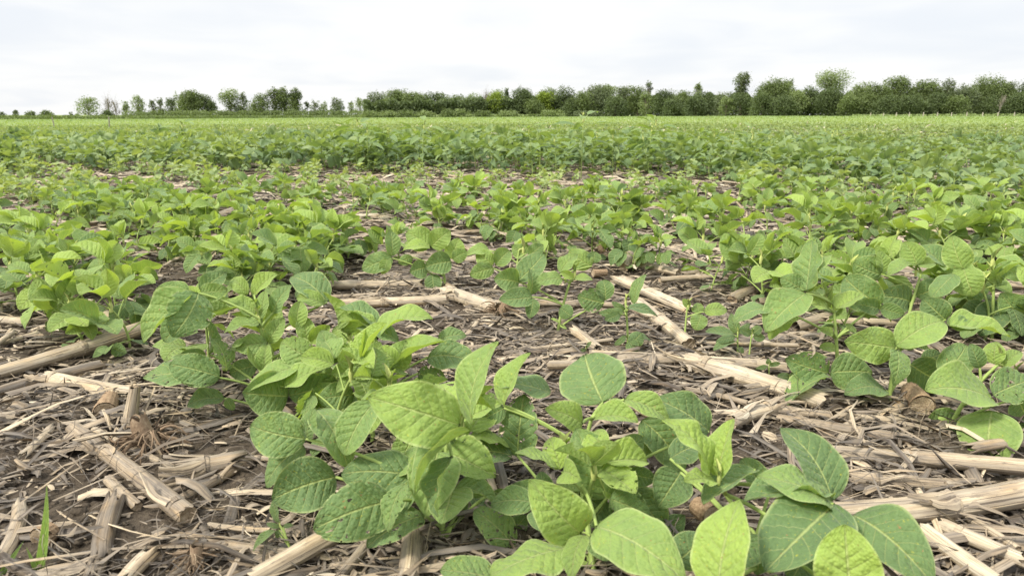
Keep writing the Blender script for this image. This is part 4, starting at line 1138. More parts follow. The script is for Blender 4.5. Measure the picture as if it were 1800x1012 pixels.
pw = []
weed_spots = [(1020, 4.4, 0.375, 'tallest pigweed with a long upright leaf breaking the field skyline in the middle'),
              (745, 4.6, 0.335, 'pigweed rising above the tall band left of the tallest one'),
              (1155, 4.8, 0.34, 'dark bushy pigweed top rising right of the tallest one'),
              (640, 5.2, 0.345, 'pigweed top poking up at the start of the dense band'),
              (345, 5.0, 0.325, 'bent pigweed above the soybean tops under the small left trees')]
for q in range(34):
    weed_spots.append((rg.uniform(600, 1500), rg.uniform(4.3, 6.2), rg.uniform(0.22, 0.305), None))
for q, (px, d, h, lab) in enumerate(weed_spots):
    if len(pw) < 6: o = pigweed_proto(rg, 0.30); pw.append(o)
    else: o = copy_tree(pw[int(rg.integers(6))])
    x = (px - 900) / FPX * d; sc = h / 0.30
    o.location = (x, d, float(ground_z(np.array(x), np.array(d)))); o.rotation_euler = (rg.normal(0, 0.08), rg.normal(0, 0.08), rg.uniform(0, 6.28)); o.scale = (sc, sc, sc)
    tag(o, lab or 'pigweed with narrow pointed leaves mixed into the tall green band of soybeans', 'weed', 'pigweeds in the tall green band' if not lab else 'pigweeds rising above the green band')

# ------------------------------------------------------------------ more corn stalks between the rows (individual, shared shapes)
sp = []
for q in range(9):
    r = rg.uniform(0.006, 0.012); L = rg.uniform(0.14, 0.42)
    root = empty('corn_stalk')
    V, Q, A, pts, rad, ax, B, N = stalk_arrays(np.array((-L / 2, 0, r * 0.85)), np.array((L / 2, 0, r * 0.85)), r, r * 0.9, rg, rg.uniform(0.45, 0.75), 12, q % 3 == 2)
    MB().add(V, Q, A).build('stem', STRAW, root)
    i = int(rg.uniform(0.2, 0.8) * (len(pts) - 1)); c = pts[i]
    MB().add(*tube(np.array([c + ax * r * k for k in (-0.5, -0.2, 0.2, 0.5)]), r * np.array((1.0, 1.14, 1.14, 1.0)), 12, 0.35)).build('node', STRAW, root)
    if q % 3 != 2:
        v, qq, a_, t_ = pith_disc(pts[-1], rad[-1], ax, B, N, r * 0.25, rg, 1); MB().add(v, qq, a_, t_).build('pith', PITH, root)
    sp.append((root, r))
zones = [('between the nearest and the second soybean row', 0.44, 0.88), ('between the second and third soybean rows', 1.04, 1.48), ('between the third and fourth soybean rows', 1.64, 2.1), ('in the bare strip beyond the fourth soybean row', 2.25, 3.9), ('in front of the nearest soybean row', -0.5, 0.30)]
made = 0
used = [False] * len(sp)
for zname, n0, n1 in zones:
    cnt = 42 if n0 > 1 else 26 if n0 > 0 else 12
    tries = 0; got = 0
    while got < cnt and tries < 3000:
        tries += 1
        n = rg.uniform(n0, n1); s = rg.uniform(-3, 6); x, y = Un * n + Ut * s
        if y < 0.4: continue
        px, py, dep = project(x, y, 0.0)
        if not (-60 < px < 1860 and py < 1030): continue
        if n0 < 1.0 and rg.uniform() > 0.5 + 0.25 * y: continue
        qi = int(rg.integers(len(sp))); src, r = sp[qi]
        o = src if not used[qi] else copy_tree(src); used[qi] = True
        o.location = (x, y, float(ground_z(np.array(x), np.array(y))) + 0.002)
        ang = rg.normal(0.0, 0.55) if rg.uniform() < 0.6 else rg.uniform(0, PI)
        o.rotation_euler = (0, rg.normal(0, 0.05), ang); sc = rg.uniform(0.7, 1.1) * (1.0 if n0 > 1 else 0.65); o.scale = (sc, sc, sc)
        tag(o, f'short weathered corn stalk piece lying {zname}', 'corn stalk', f'corn stalk pieces {zname}')
        got += 1
for u_, (o, r) in zip(used, sp):
    if not u_: bpy.data.objects.remove(o)

# ------------------------------------------------------------------ loose residue: flakes, strips, fibres (nobody could count it)
def litter(name, count, d0, d1, lmin, lmax, wmin, wmax, tmean, tsd, seed, zmax, label, power=1.0, arch=0.12, lift=0.12):
    rg = np.random.default_rng(seed)
    u = rg.uniform(0, 1, count); d = d0 + (d1 - d0) * u ** power
    az = rg.uniform(-0.78, 0.78, count)
    x = d * np.tan(az); y = d + 0 * x
    patch = np.sin(5.1 * x + 3.7 * y + 1.0) * np.sin(4.3 * y - 6.1 * x) + 0.6 * np.sin(11.0 * x - 7.0 * y + 2.0)
    keep = (rg.uniform(0, 1, count) < 0.68 + 0.36 * patch) | (d > 3.0)
    d = d[keep]; x = x[keep]; y = y[keep]; count = len(d)
    a1 = np.where(rg.uniform(size=count) < 0.5, rg.normal(0.0, 0.6, count), rg.uniform(0, PI, count))
    L = lmin * (lmax / lmin) ** rg.uniform(0, 1, count) ** 1.5; wd = wmin * (wmax / wmin) ** rg.uniform(0, 1, count)
    wd = np.minimum(wd, L * 0.6)
    D_ = np.stack([np.cos(a1), np.sin(a1), rg.normal(0, lift, count)], 1); roll = rg.normal(0, 0.35, count)
    Sd = np.stack([-np.sin(a1) * np.cos(roll), np.cos(a1) * np.cos(roll), np.sin(roll)], 1)
    c = np.stack([x, y, ground_z(x, y) + zmax * rg.uniform(0, 1, count) ** 1.6 + 0.0015], 1)
    ar = rg.uniform(-0.2, 1, count) * arch * L; bend = rg.normal(0, 0.10, count) * L; cur = rg.uniform(0, 0.35, count) * wd
    ss = np.array((-1, -0.4, 0.3, 1.0)); V = np.zeros((count, 4, 3, 3)); A = np.zeros((count, 4, 3, 3))
    tn = np.clip(rg.normal(tmean, tsd, count), 0.02, 1)
    for i_, s_ in enumerate(ss):
        taper = rg.uniform(0.35, 1.0, count) if abs(s_) == 1 else np.ones(count)
        pc = c + D_ * (s_ * L / 2)[:, None] + Sd * (bend * (s_ * s_ - 0.4))[:, None]; pc[:, 2] += ar * (1 - s_ * s_)
        for e_, e in enumerate((-1, 0, 1)):
            V[:, i_, e_] = pc + Sd * (e * wd / 2 * taper)[:, None]; V[:, i_, e_, 2] += cur * (1 - abs(e))
            V[:, i_, e_] += D_ * (rg.uniform(-0.08, 0.08, count) * L * (abs(s_) == 1))[:, None]
            A[:, i_, e_, 0] = s_ * L / 2; A[:, i_, e_, 1] = e * wd * 5; A[:, i_, e_, 2] = tn
    V[..., 2] = np.maximum(V[..., 2], ground_z(V[..., 0], V[..., 1]) + 0.0008)
    base = np.array([(i_ * 3 + e, i_ * 3 + 3 + e, i_ * 3 + 4 + e, i_ * 3 + 1 + e) for i_ in range(3) for e in range(2)])
    Q = (base[None] + (np.arange(count) * 12)[:, None, None]).reshape(-1, 4)
    o = MB().add(V.reshape(-1, 3), Q, A.reshape(-1, 3)).build(name, STRAW, smooth=True); tag(o, label, None, None, 'stuff')


litter('husk_litter', 9500, 0.38, 3.0, 0.018, 0.12, 0.002, 0.015, 0.27, 0.22, 41, 0.009, 'torn husk and leaf pieces covering the soil', 1.5, 0.18, 0.16)
litter('chip_litter', 22000, 0.38, 2.4, 0.004, 0.026, 0.001, 0.006, 0.31, 0.21, 42, 0.005, 'small straw chips on the soil', 1.5)
litter('fibre_litter', 14000, 0.38, 2.4, 0.02, 0.12, 0.0004, 0.0014, 0.24, 0.18, 43, 0.010, 'fine straw fibres over the residue', 1.5, 0.25, 0.15)
litter('gap_litter', 6500, 0.9, 2.1, 0.02, 0.09, 0.002, 0.010, 0.43, 0.22, 47, 0.005, 'corn residue between the second row stalks', 1.0)
litter('mid_litter', 20000, 1.9, 8.0, 0.03, 0.22, 0.005, 0.024, 0.48, 0.22, 44, 0.016, 'corn residue covering the soil in the middle distance', 1.3)
litter('straw_litter', 1300, 0.4, 3.2, 0.07, 0.26, 0.0015, 0.006, 0.40, 0.2, 46, 0.012, 'long shredded straw strips over the residue', 1.4, 0.06, 0.08)
litter('far_litter', 5000, 11.0, 90.0, 0.04, 0.16, 0.008, 0.03, 0.9, 0.08, 45, 0.17, 'pale corn residue showing between far soybeans', 1.3, 0.1, 0.5)

def crumbs(name, count, seed):
    rg = np.random.default_rng(seed)
    d = 0.38 + 2.2 * rg.uniform(0, 1, count) ** 1.4; x = d * np.tan(rg.uniform(-0.78, 0.78, count)); y = d
    r = 0.0016 * (5.0 ** rg.uniform(0, 1, count) ** 2.0)
    th_ = np.array((0, 1, 2, 3, 4)) * 2 * PI / 5
    dirs = np.concatenate([[(0, 0, 1.0)], np.stack([np.cos(th_), np.sin(th_), 0 * th_ + 0.35], 1), np.stack([np.cos(th_ + 0.6), np.sin(th_ + 0.6), 0 * th_ - 0.5], 1)])
    V = np.stack([x, y, ground_z(x, y) + r * 0.35], 1)[:, None, :] + dirs[None] * (r[:, None] * rg.uniform(0.65, 1.3, (count, 11)))[..., None] * np.array((1, 1, 0.75))
    F = [(0, 1 + i, 1 + (i + 1) % 5) for i in range(5)] + [t_ for i in range(5) for t_ in ((1 + i, 6 + i, 1 + (i + 1) % 5), (1 + (i + 1) % 5, 6 + i, 6 + (i + 1) % 5))]
    T_ = (np.array(F)[None] + (np.arange(count) * 11)[:, None, None]).reshape(-1, 3)
    o = MB().add(V.reshape(-1, 3), None, None, T_).build(name, SOIL); tag(o, 'soil crumbs lying between the straw', None, None, 'stuff')


crumbs('soil_crumbs', 9000, 51)

# ------------------------------------------------------------------ far trees
def tree_mat(name, dark, light):
    m, t, out = new_mat(name)
    vec, (u, v, tint) = attr(t)
    col = t.mix(tint, dark, light)
    pb = t.n('ShaderNodeBsdfPrincipled'); t.put(pb.inputs['Base Color'], col); pb.inputs['Roughness'].default_value = 0.7; pb.inputs['Specular IOR Level'].default_value = 0.2
    tr = t.n('ShaderNodeBsdfTranslucent'); t.put(tr.inputs[0], t.mix(1.0, col, (1.3, 1.3, 0.7), 'MULTIPLY'))
    mx = t.n('ShaderNodeMixShader'); mx.inputs[0].default_value = 0.3
    t.t.links.new(pb.outputs[0], mx.inputs[1]); t.t.links.new(tr.outputs[0], mx.inputs[2]); t.t.links.new(mx.outputs[0], out.inputs[0])
    return m


TREE = {'green': tree_mat('tree leaves', (0.092, 0.122, 0.050), (0.180, 0.236, 0.090)),  # leaf colours lightened: distance haze is put into the colour
        'dark': tree_mat('dark tree leaves', (0.070, 0.096, 0.044), (0.140, 0.186, 0.080)),
        'light': tree_mat('light tree leaves', (0.15, 0.195, 0.085), (0.25, 0.315, 0.135)),
        'yellow': tree_mat('yellow green tree leaves', (0.14, 0.20, 0.03), (0.26, 0.33, 0.06)),
        'grey': tree_mat('grey green tree leaves', (0.105, 0.133, 0.073), (0.185, 0.228, 0.125)),
        'bare': tree_mat('bare twigs', (0.16, 0.14, 0.115), (0.26, 0.23, 0.19))}
BARK = plain('bark', [(0.0, (0.07, 0.06, 0.045)), (0.5, (0.15, 0.125, 0.10)), (1.0, (0.24, 0.21, 0.17))], 8, 0.9, 0.0)
PALEBARK = plain('pale dead bark', [(0.0, (0.17, 0.15, 0.125)), (1.0, (0.32, 0.29, 0.25))], 8, 0.9, 0.0)


def leaf_quads(mb, C, s, tint, rg, flat=0.5):
    n = len(C); a = rg.uniform(0, 6.28, n); z = rg.normal(0, flat, n)
    d = np.stack([np.cos(a), np.sin(a), z], 1); d /= np.linalg.norm(d, axis=1, keepdims=True)
    e = np.cross(d, rg.normal(0, 1, (n, 3)) + np.array((0, 0, 1.2))); e /= np.maximum(np.linalg.norm(e, axis=1, keepdims=True), 1e-6)
    s = (s * rg.uniform(0.6, 1.4, n))[:, None]
    V = np.stack([C - d * s * 0.6, C + e * s * 0.42, C + d * s * 0.6, C - e * s * 0.42], 1).reshape(-1, 3)
    A = np.stack([np.zeros(n * 4), np.zeros(n * 4), np.repeat(tint, 4)], 1)
    mb.add(V, np.arange(n * 4).reshape(-1, 4), A)


def tree(label, px, top, wpx, dist, kind='green', low=0.12, dens=1.0, nl=None, group=None, name='tree', lean=0.0, seed=None, cat='tree', shape='round', base_drop=0.0):
    rg = np.random.default_rng(seed if seed is not None else int(px * 31 + top * 7))
    x = (px - 900) / FPX * dist * 1.0
    # depth along the view axis is close to dist for far things
    y = dist; gz = float(ground_z(np.array(x), np.array(y)))
    # height that reaches the wanted pixel row
    ang = (506 - top) / FPX; zt = CAM_H + dist * (ang * CA - SA) / (CA + ang * SA)
    h = zt - gz; wd = wpx * dist / FPX * (1.15 if dist > 250 else 1.18 if low > 0.3 else 1.5)
    low = low * 0.6 if dist > 250 and kind != 'bare' else low
    root = empty(name, (x, y, gz)); tag(root, label, cat, group)
    tr = MB(); r0 = max(0.05, h * 0.022)
    bark = PALEBARK if kind == 'bare' else BARK
    tp = np.array((lean * h, 0, h * 0.8)); path = bez(np.array((0, 0, -0.3)), np.array((rg.normal(0, 0.03) * h, 0, h * 0.4)), tp, 8)
    tr.add(*tube(path, np.linspace(r0, r0 * 0.25, 8) * (0.5 if kind == 'bare' else 1.0), 7, rg.uniform()))
    nl = int((nl or int(10 + 8 * min(2.0, wd / h * 1.2))) * 2.3 * max(1.0, 0.9 * h / wd))
    lobes = []
    for k in range(nl):
        f = rg.uniform(0, 1) ** 0.8
        zc = h * (low + (1 - low) * (0.06 + 0.78 * f))
        if shape == 'round': prof = math.sin(PI * min(0.97, 0.2 + 0.72 * f)) ** 0.6
        elif shape == 'vase': prof = 0.35 + 0.65 * f if f < 0.8 else 0.95 - (f - 0.8) * 1.6
        elif shape == 'cone': prof = 1.0 - 0.85 * f
        else: prof = 0.85
        rl = wd * rg.uniform(0.09, 0.25) * (0.7 if shape == 'cone' else 1) * (0.75 + 0.4 * prof)
        rad = max(0.0, prof * wd / 2 - rl * 0.8) * rg.uniform(0.25, 1.0) ** 0.5; az = rg.uniform(0, 6.28)
        zc = min(zc, h - rl * 0.62)
        lobes.append((np.array((math.cos(az) * rad + lean * zc, math.sin(az) * rad * 0.8, zc)), rl, rg.uniform(0.2, 0.75)))
    for q in range(3):       # a few uneven tufts make the outline of the top
        rt_ = wd * rg.uniform(0.07, 0.15)
        lobes.append((np.array((rg.uniform(-0.26, 0.26) * wd * (0.25 if shape == 'cone' else 1) + lean * h, 0, h - rt_ * 0.8 - (0 if q == 0 else h * rg.uniform(0.02, 0.12)))), rt_, rg.uniform(0.3, 0.8)))
    for c, rl, tn in lobes[::1 if kind == 'bare' else 2]:
        a_ = path[min(7, int(7 * min(1, c[2] / h * 0.75)))]
        tr.add(*tube(bez(a_, (a_ + c) / 2 + np.array((0, 0, 0.05 * h)), c, 5), np.linspace(r0 * 0.45, r0 * 0.12, 5), 5, rg.uniform()))
        if kind == 'bare':
            for q in range(6):
                e = c + rg.normal(0, 1, 3) * np.array((0.6, 0.6, 0.9)) * rl * 1.5 + np.array((0, 0, rl * 0.7))
                tr.add(*tube(np.array([c - (c - a_) * 0.3, (c + e) / 2 + rg.normal(0, 0.1, 3) * rl, e]), np.array((r0 * 0.2, r0 * 0.12, r0 * 0.05)), 4, rg.uniform()))
    tr.build('trunk', bark, root)
    cr = MB(); ls = 0.00150 * dist
    for c, rl, tn in lobes:
        n = int(dens * 4.6 * (rl / ls) ** 2) + 10
        if kind == 'bare': n = int(n * 0.10)
        dv = rg.normal(0, 1, (n, 3)); dv /= np.linalg.norm(dv, axis=1, keepdims=True)
        rr_ = rl * (0.35 + 0.75 * rg.uniform(0, 1, n) ** 0.45) * np.where(rg.uniform(0, 1, n) < 0.12, rg.uniform(1.05, 1.35, n), 1.0) * (1 + 0.22 * np.sin(dv[:, 0] * 5 + tn * 9) * np.cos(dv[:, 2] * 6 + tn * 5))
        pts = c + dv * rr_[:, None] * np.array((1, 1, 0.82)); pts[:, 2] = np.maximum(pts[:, 2], 0.05)
        leaf_quads(cr, pts, np.full(n, ls), np.clip(tn + rg.normal(0, 0.12, n), 0, 1), rg)
    cr.build('crown', TREE[kind], root, smooth=False)
    return root


LG = 'small trees of the far left tree line'; CG = 'trees of the wood edge in the middle'; RG_ = 'tall trees of the wood edge on the right'
T = tree
# left line, about 280 m away
T('sparse leaning tree standing apart at the left end of the line', 178, 169, 40, 280, 'light', 0.30, 0.55, 12, LG, lean=0.05)
T('bare dead shrub beside the sparse leaning tree', 215, 172, 26, 280, 'bare', 0.1, 0.3, 8, LG)
T('second bare dead shrub right of the first', 226, 176, 20, 282, 'bare', 0.1, 0.3, 6, LG)
T('thin pale little tree before the open sky gap', 243, 177, 15, 285, 'light', 0.35, 0.5, 7, LG)
T('slender rounded light tree on a visible trunk', 265, 167, 26, 285, 'light', 0.32, 0.7, 10, LG, lean=0.0)
T('small see-through tree left of the dark bushy pair', 290, 174, 16, 290, 'grey', 0.25, 0.5, 8, LG)
T('narrow see-through tree touching the dark bushy tree', 303, 171, 14, 290, 'grey', 0.2, 0.5, 8, LG)
T('low dark tree at the left foot of the big rounded one', 322, 169, 24, 275, 'dark', 0.15, 1.0, 10, LG)
T('pale feathery tree behind the low dark one', 335, 160, 26, 290, 'light', 0.25, 0.6, 10, LG)
T('big rounded dark tree of the left line', 357, 158, 46, 275, 'green', 0.08, 1.0, 20, LG)
T('brownish tree leaning against the big rounded one', 380, 164, 30, 278, 'grey', 0.08, 0.9, 12, LG)
T('low dark tree sloping down to the right of the brownish one', 390, 175, 22, 276, 'dark', 0.05, 1.0, 10, LG)
T('tall light tree with a gap under its crown', 421, 155, 38, 280, 'light', 0.34, 0.8, 13, LG, shape='vase')
T('narrower tree standing close beside the tall light one', 443, 161, 22, 280, 'grey', 0.25, 0.8, 10, LG)
T('low bush-like tree under the tall light one', 428, 180, 28, 282, 'grey', 0.05, 0.8, 8, LG)
T('rounded green tree left of the spiky topped tree', 476, 164, 36, 275, 'green', 0.05, 1.0, 15, LG)
T('small rounded tree filling between the light tree and the green one', 460, 176, 22, 276, 'grey', 0.05, 0.9, 9, LG)
T('spiky topped tree with branches reaching left', 499, 152, 26, 275, 'green', 0.15, 0.9, 12, LG, lean=-0.08, shape='vase')
T('tallest tree of the left line with a double crown', 512, 151, 34, 276, 'green', 0.08, 1.0, 16, LG, shape='vase')
T('tree with a dense dark head right of the double crown', 533, 153, 26, 276, 'dark', 0.12, 1.0, 13, LG, shape='vase')
T('lower green tree below the dense dark head', 528, 172, 30, 274, 'green', 0.04, 1.0, 12, LG)
T('small dark cone-shaped tree after the dense dark head', 552, 178, 22, 276, 'dark', 0.05, 1.0, 8, LG, shape='cone')
T('thin airy tree between the dark cone and the gap', 566, 175, 18, 285, 'grey', 0.2, 0.55, 8, LG)
T('thin airy tree with a pale top near the gap', 580, 178, 16, 285, 'light', 0.2, 0.5, 8, LG)
T('pointed grey green tree just left of the sky gap', 603, 171, 26, 276, 'grey', 0.06, 0.9, 12, LG)
T('faint tree in the sky gap, left of the feathery one', 626, 178, 12, 300, 'light', 0.3, 0.5, 6, LG)
T('feathery pale tree alone in the sky gap', 641, 171, 22, 290, 'light', 0.25, 0.5, 10, LG)
# middle, about 215 m
T('dark rounded tree where the wood begins', 672, 162, 36, 225, 'grey', 0.05, 1.0, 15, CG)
T('tall rounded tree behind the light front tree', 702, 159, 36, 235, 'green', 0.1, 1.0, 14, CG)
T('tree with a knobbly top in the first group of the wood', 716, 157, 28, 238, 'grey', 0.1, 1.0, 12, CG)
T('light green tree in front of the first group', 692, 174, 32, 215, 'light', 0.04, 1.0, 13, CG)
T('broad green tree in the middle of the first group', 735, 164, 40, 222, 'green', 0.04, 1.0, 15, CG)
T('slim grey green tree right of the broad green one', 750, 166, 26, 226, 'grey', 0.04, 1.0, 11, CG)
T('dark topped tree at the right of the first group', 766, 161, 30, 222, 'dark', 0.06, 1.0, 13, CG)
T('rounded tree stepping down after the dark topped one', 780, 164, 28, 222, 'green', 0.04, 1.0, 12, CG)
T('low tree in the dip of the wood edge', 800, 170, 34, 218, 'green', 0.03, 1.0, 13, CG)
T('hazy tree behind the dip of the wood edge', 812, 167, 30, 250, 'grey', 0.1, 0.9, 10, CG)
T('dense low tree left of the bare grey tree', 832, 174, 38, 214, 'dark', 0.03, 1.0, 14, CG)
T('pale tree behind the dense low one', 836, 164, 30, 245, 'light', 0.1, 0.9, 10, CG)
T('bare grey tree left of the yellow green tree', 857, 162, 18, 214, 'bare', 0.1, 0.6, 12, CG)
T('bright yellow green tree glowing before the wood', 873, 161, 30, 208, 'yellow', 0.08, 1.0, 15, CG)
T('light tree behind the yellow green one', 873, 157, 30, 235, 'light', 0.2, 0.9, 10, CG)
T('dark pointed conifer behind the yellow green tree', 891, 154, 17, 220, 'dark', 0.1, 1.3, 14, CG, shape='cone')
T('wide dark tree right of the conifer', 920, 155, 40, 208, 'dark', 0.03, 1.0, 17, CG)
T('yellowish tree right of the wide dark one', 955, 161, 30, 206, 'yellow', 0.05, 1.0, 12, CG)
T('green dome of a tree behind the yellowish one', 962, 154, 34, 225, 'green', 0.1, 1.0, 13, CG)
T('tall tree with bare twigs spiking out of its top', 992, 150, 30, 204, 'dark', 0.05, 0.9, 15, CG, shape='vase')
# right wood, 200 to 130 m
T('broad tree with a flat rounded top after the spiky one', 1046, 148, 46, 200, 'grey', 0.03, 1.0, 18, RG_)
T('rounded tree in front of the flat topped one', 1022, 160, 34, 195, 'green', 0.02, 1.0, 13, RG_)
T('dome of light leaves behind the flat topped tree', 1060, 148, 34, 215, 'light', 0.2, 1.0, 10, RG_)
T('tree with a reddish tinged top before the half dead top', 1090, 150, 32, 190, 'grey', 0.03, 1.0, 13, RG_)
T('dense green tree right under the half dead top', 1114, 149, 34, 188, 'green', 0.03, 1.0, 14, RG_)
T('thin half dead treetop sticking out above the wood', 1131, 141, 14, 192, 'grey', 0.6, 0.22, 5, RG_)
T('light slim tree below the half dead top', 1127, 160, 22, 182, 'light', 0.04, 1.0, 10, RG_)
T('dark low domed tree after the half dead top', 1162, 158, 36, 180, 'dark', 0.02, 1.0, 15, RG_)
T('dark tree next to the slender pale spire', 1190, 160, 34, 176, 'green', 0.02, 1.0, 13, RG_)
T('slender pale spire of a tree above the wood', 1214, 144, 16, 185, 'light', 0.45, 0.7, 8, RG_)
T('dark rounded tree right of the slender pale spire', 1228, 162, 38, 170, 'dark', 0.02, 1.0, 15, RG_)
T('grey green tree left of the tall round-headed tree', 1258, 160, 32, 166, 'grey', 0.02, 1.0, 13, RG_)
T('light poplar-like tree below the round-headed one', 1264, 168, 22, 160, 'light', 0.02, 1.0, 10, RG_)
T('tall round-headed tree standing well above the wood', 1287, 126, 32, 165, 'grey', 0.42, 0.85, 13, RG_, shape='vase')
T('lower tree at the foot of the tall round-headed one', 1290, 162, 32, 160, 'dark', 0.02, 1.0, 13, RG_)
T('big mound-shaped tree right of the round-headed one', 1346, 138, 54, 156, 'green', 0.02, 1.0, 20, RG_)
T('grey top showing behind the mound-shaped tree', 1366, 137, 24, 170, 'grey', 0.3, 0.8, 8, RG_)
T('dark tree before the mound-shaped one', 1325, 165, 34, 150, 'dark', 0.02, 1.0, 13, RG_)
T('light green tree in the dip after the mound', 1384, 158, 32, 150, 'light', 0.02, 0.9, 13, RG_)
T('dark tree in the dip before the airy wide crown', 1402, 152, 36, 152, 'dark', 0.02, 1.0, 14, RG_)
T('tall tree with an airy wide pale crown', 1440, 126, 62, 158, 'light', 0.52, 0.42, 16, RG_, shape='vase')
T('dense tree below the airy wide crown', 1444, 156, 46, 148, 'dark', 0.02, 1.0, 17, RG_)
T('yellowish tree right of the airy wide crown', 1490, 143, 36, 148, 'light', 0.03, 1.0, 14, RG_)
T('big rounded tree after the yellowish one', 1552, 135, 46, 144, 'green', 0.02, 1.0, 18, RG_)
T('lower rounded tree between the yellowish and the big rounded one', 1520, 144, 40, 142, 'green', 0.02, 1.0, 15, RG_)
T('dark front tree under the big rounded one', 1540, 168, 40, 138, 'dark', 0.01, 1.0, 15, RG_)
T('smooth domed tree right of the big rounded one', 1600, 140, 44, 142, 'green', 0.02, 1.0, 17, RG_)
T('tree with a small knob on top in the last third', 1636, 137, 34, 142, 'grey', 0.03, 1.0, 14, RG_)
T('dark tree under the knobbed top', 1622, 162, 40, 137, 'dark', 0.01, 1.0, 15, RG_)
T('tall rounded tree near the dead leaning trunk', 1704, 136, 56, 142, 'green', 0.02, 1.0, 20, RG_)
T('dip-filling tree left of the tall rounded one', 1668, 146, 38, 139, 'grey', 0.02, 1.0, 14, RG_)
T('tree with thin bare top twigs above the dead leaning trunk', 1738, 141, 30, 142, 'grey', 0.05, 0.8, 12, RG_)
T('pale dead trunk leaning among the last trees', 1728, 168, 14, 131, 'bare', 0.35, 0.1, 3, RG_, lean=0.2)
T('dark front tree beside the dead leaning trunk', 1718, 168, 36, 136, 'dark', 0.01, 1.0, 14, RG_)
T('last dark tree cut by the picture edge', 1790, 141, 60, 136, 'dark', 0.01, 1.0, 20, RG_)
T('low front tree before the last dark tree', 1762, 165, 36, 134, 'dark', 0.01, 1.0, 13, RG_)
T('front tree left of the dark tree under the knobbed top', 1580, 166, 40, 137, 'dark', 0.01, 1.0, 14, RG_)
T('front tree between the airy crown and the yellowish tree', 1482, 166, 40, 142, 'green', 0.01, 1.0, 14, RG_)
T('front tree beneath the mound-shaped one', 1360, 168, 36, 148, 'dark', 0.01, 1.0, 13, RG_)
T('front tree left of the poplar-like tree', 1210, 172, 36, 166, 'dark', 0.01, 1.0, 12, RG_)
T('front tree before the dark domed one', 1175, 172, 32, 172, 'dark', 0.01, 1.0, 12, RG_)
T('front tree at the foot of the reddish tinged one', 1075, 170, 36, 184, 'dark', 0.01, 1.0, 12, RG_)
T('front tree between the flat topped tree and the spiky one', 1005, 172, 32, 196, 'dark', 0.01, 1.0, 12, RG_)
T('low tree under the edge of the wide dark one', 940, 176, 30, 200, 'green', 0.01, 1.0, 11, RG_)
T('front tree right of the knobbed top', 1655, 168, 36, 135, 'green', 0.01, 1.0, 13, RG_)
# distant clumps at the far left
FG = 'low bushes and trees on the far left skyline'
T('wide low pale bush on the left skyline', 28, 196, 18, 420, 'grey', 0.02, 0.8, 7, FG, cat='bush', name='bush')
T('distant little tree on the left skyline', 55, 193, 11, 420, 'grey', 0.1, 0.9, 7, FG)
T('dark low bush left of the gap stake', 80, 196, 18, 300, 'green', 0.02, 1.0, 7, FG, cat='bush', name='bush')
T('dark low bush with a lifted right end', 108, 195, 24, 300, 'green', 0.02, 1.0, 8, FG, cat='bush', name='bush')
T('tiny bush before the sparse leaning tree', 148, 197, 9, 290, 'green', 0.02, 1.0, 5, FG, cat='bush', name='bush')
T('tiny second bush closer to the sparse leaning tree', 158, 200, 9, 285, 'light', 0.02, 1.0, 5, FG, cat='bush', name='bush')
T('dark rounded bush beneath the bare dead shrubs', 208, 194, 24, 270, 'dark', 0.02, 1.0, 9, FG, cat='bush', name='bush')
T('low bush under the slender rounded tree', 270, 197, 24, 268, 'dark', 0.02, 1.0, 8, FG, cat='bush', name='bush')
UG = 'bushes along the foot of the wood'
for q, (bx, bt, bw, kd) in enumerate([(300, 196, 30, 'green'), (330, 195, 34, 'light'), (370, 196, 36, 'light'), (410, 196, 34, 'green'), (450, 196, 32, 'green'), (490, 195, 34, 'dark'), (530, 195, 34, 'green'), (570, 195, 30, 'green'), (605, 196, 24, 'dark'), (660, 196, 26, 'light'), (690, 196, 26, 'light'), (720, 196, 30, 'green'), (755, 197, 30, 'light'), (790, 193, 22, 'green'), (815, 192, 24, 'light'), (850, 196, 26, 'green'), (895, 196, 26, 'light'), (970, 196, 30, 'light'), (1018, 197, 24, 'grey'), (1045, 196, 24, 'grey')]):
    T('rounded low bush at the foot of the wood edge', bx, bt, bw, 262 if bx < 640 else 198 if bx < 900 else 186, kd, 0.0, 1.0, 8, UG, cat='bush', name='bush', seed=900 + q)


# undergrowth and the strip of corn along the far edge
def strip_mass(name, x0, x1, d0, top0, top1, n, kind, label, size, base, seed):
    rg = np.random.default_rng(seed)
    px = rg.uniform(x0, x1, n); d = d0 + rg.uniform(0, 10, n); x = (px - 900) / FPX * d; gz = ground_z(x, d)
    f = (px - x0) / (x1 - x0); tp = top0 + (top1 - top0) * f
    ang = (506 - tp) / FPX; zt = CAM_H + d * (ang * CA - SA) / (CA + ang * SA); hgt = np.maximum(zt - gz, 0.3)
    z = gz + hgt * rg.uniform(0, 1, n) ** 0.7 * (1 + 0.15 * np.sin(px * 0.21) * np.sin(px * 0.083))
    mb = MB(); leaf_quads(mb, np.stack([x, d, z], 1), np.full(n, size), np.clip(rg.normal(base, 0.22, n), 0, 1), rg, 0.9)
    o = mb.build(name, TREE[kind], smooth=False); tag(o, label, None, None, 'stuff')


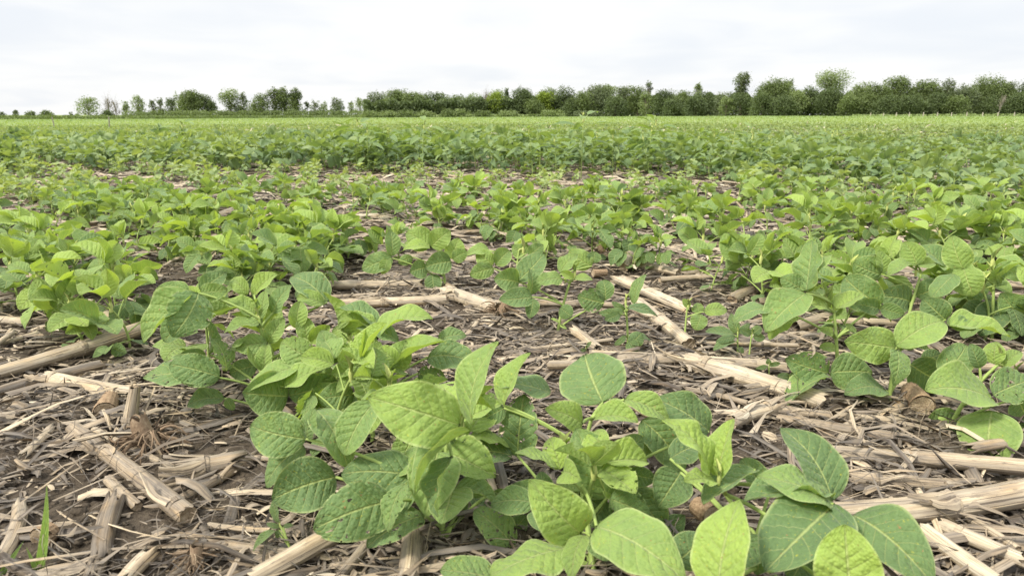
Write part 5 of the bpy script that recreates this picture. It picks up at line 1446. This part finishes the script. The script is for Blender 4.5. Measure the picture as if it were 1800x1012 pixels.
strip_mass('corn_strip', -40, 660, 246, 203.0, 203.5, 9000, 'green', 'dark green strip of corn along the far field edge', 0.5, 0.55, 71)
strip_mass('hedge_undergrowth', 235, 655, 256, 196, 195.5, 9000, 'green', 'low tangled undergrowth along the left tree line', 0.42, 0.45, 75)
strip_mass('edge_grass', 640, 1010, 196, 201.5, 201.5, 4500, 'light', 'pale grass along the foot of the wood', 0.42, 0.5, 72)
strip_mass('wood_undergrowth', 648, 1840, 205, 178, 157, 70000, 'dark', 'dark undergrowth inside the wood', 0.6, 0.5, 73)
strip_mass('verge', 1480, 1840, 128, 201.8, 199.8, 3500, 'light', 'grassy verge before the fence', 0.22, 0.7, 74)

# fence posts at the right edge of the field
POST = plain('grey post wood', [(0.0, (0.28, 0.25, 0.21)), (1.0, (0.48, 0.44, 0.38))], 6, 0.9, 0.0)
for q, (px, top) in enumerate([(1511, 198.5), (1533, 199), (1555, 198), (1577, 198), (1601, 197.5), (1625, 198), (1649, 198), (1675, 197.5), (1702, 198), (1728, 197.5), (1756, 197.5), (1784, 198)]):
    d = 127.0; x = (px - 900) / FPX * d; gz = float(ground_z(np.array(x), np.array(d)))
    ang = (506 - top) / FPX; zt = CAM_H + d * (ang * CA - SA) / (CA + ang * SA)
    root = empty('fence_post', (x, d, gz))
    tag(root, 'grey wooden fence post before the dark wood, at the field edge', 'fence post', 'fence posts along the wood')
    MB().add(*tube(np.array([(0, 0, -0.2), (0, 0, (zt - gz) * 0.5), (0.01, 0, zt - gz)]), np.array((0.085, 0.08, 0.075)), 8, q * 0.1)).build('shaft', POST, root)
    v, qq, a_, t_ = pith_disc(np.array((0.01, 0, zt - gz)), 0.08, np.array((0, 0, 1.0)), np.array((1.0, 0, 0)), np.array((0, 1.0, 0)), -0.01, rg, 1)
    MB().add(v, qq, a_, t_).build('post_top', POST, root)

# two pale stakes in the far left field
def stake(label, px, py0, py1, d, tilt):
    p0 = P(px, py0, d); p1 = P(px + tilt, py1, d); p0[2] = min(p0[2], float(ground_z(np.array(p0[0]), np.array(p0[1]))))
    root = empty('marker_stake', tuple(p0)); tag(root, label, 'stake')
    e = p1 - p0; MB().add(*tube(np.array([e * 0 , e * 0.45, e * 0.8]), 0.016, 6, 0.9)).build('shaft', PALEBARK, root)
    MB().add(*tube(np.array([e * 0.8, e * 0.95, e]), np.array((0.0162, 0.014, 0.004)), 6, 0.8)).build('tip', PALEBARK, root)


stake('pale upright stake standing in the far field under the sparse leaning tree', 191, 217, 205, 18.0, 0)
stake('pale stake leaning to the left in the far field', 95, 216, 205, 20.0, -4)
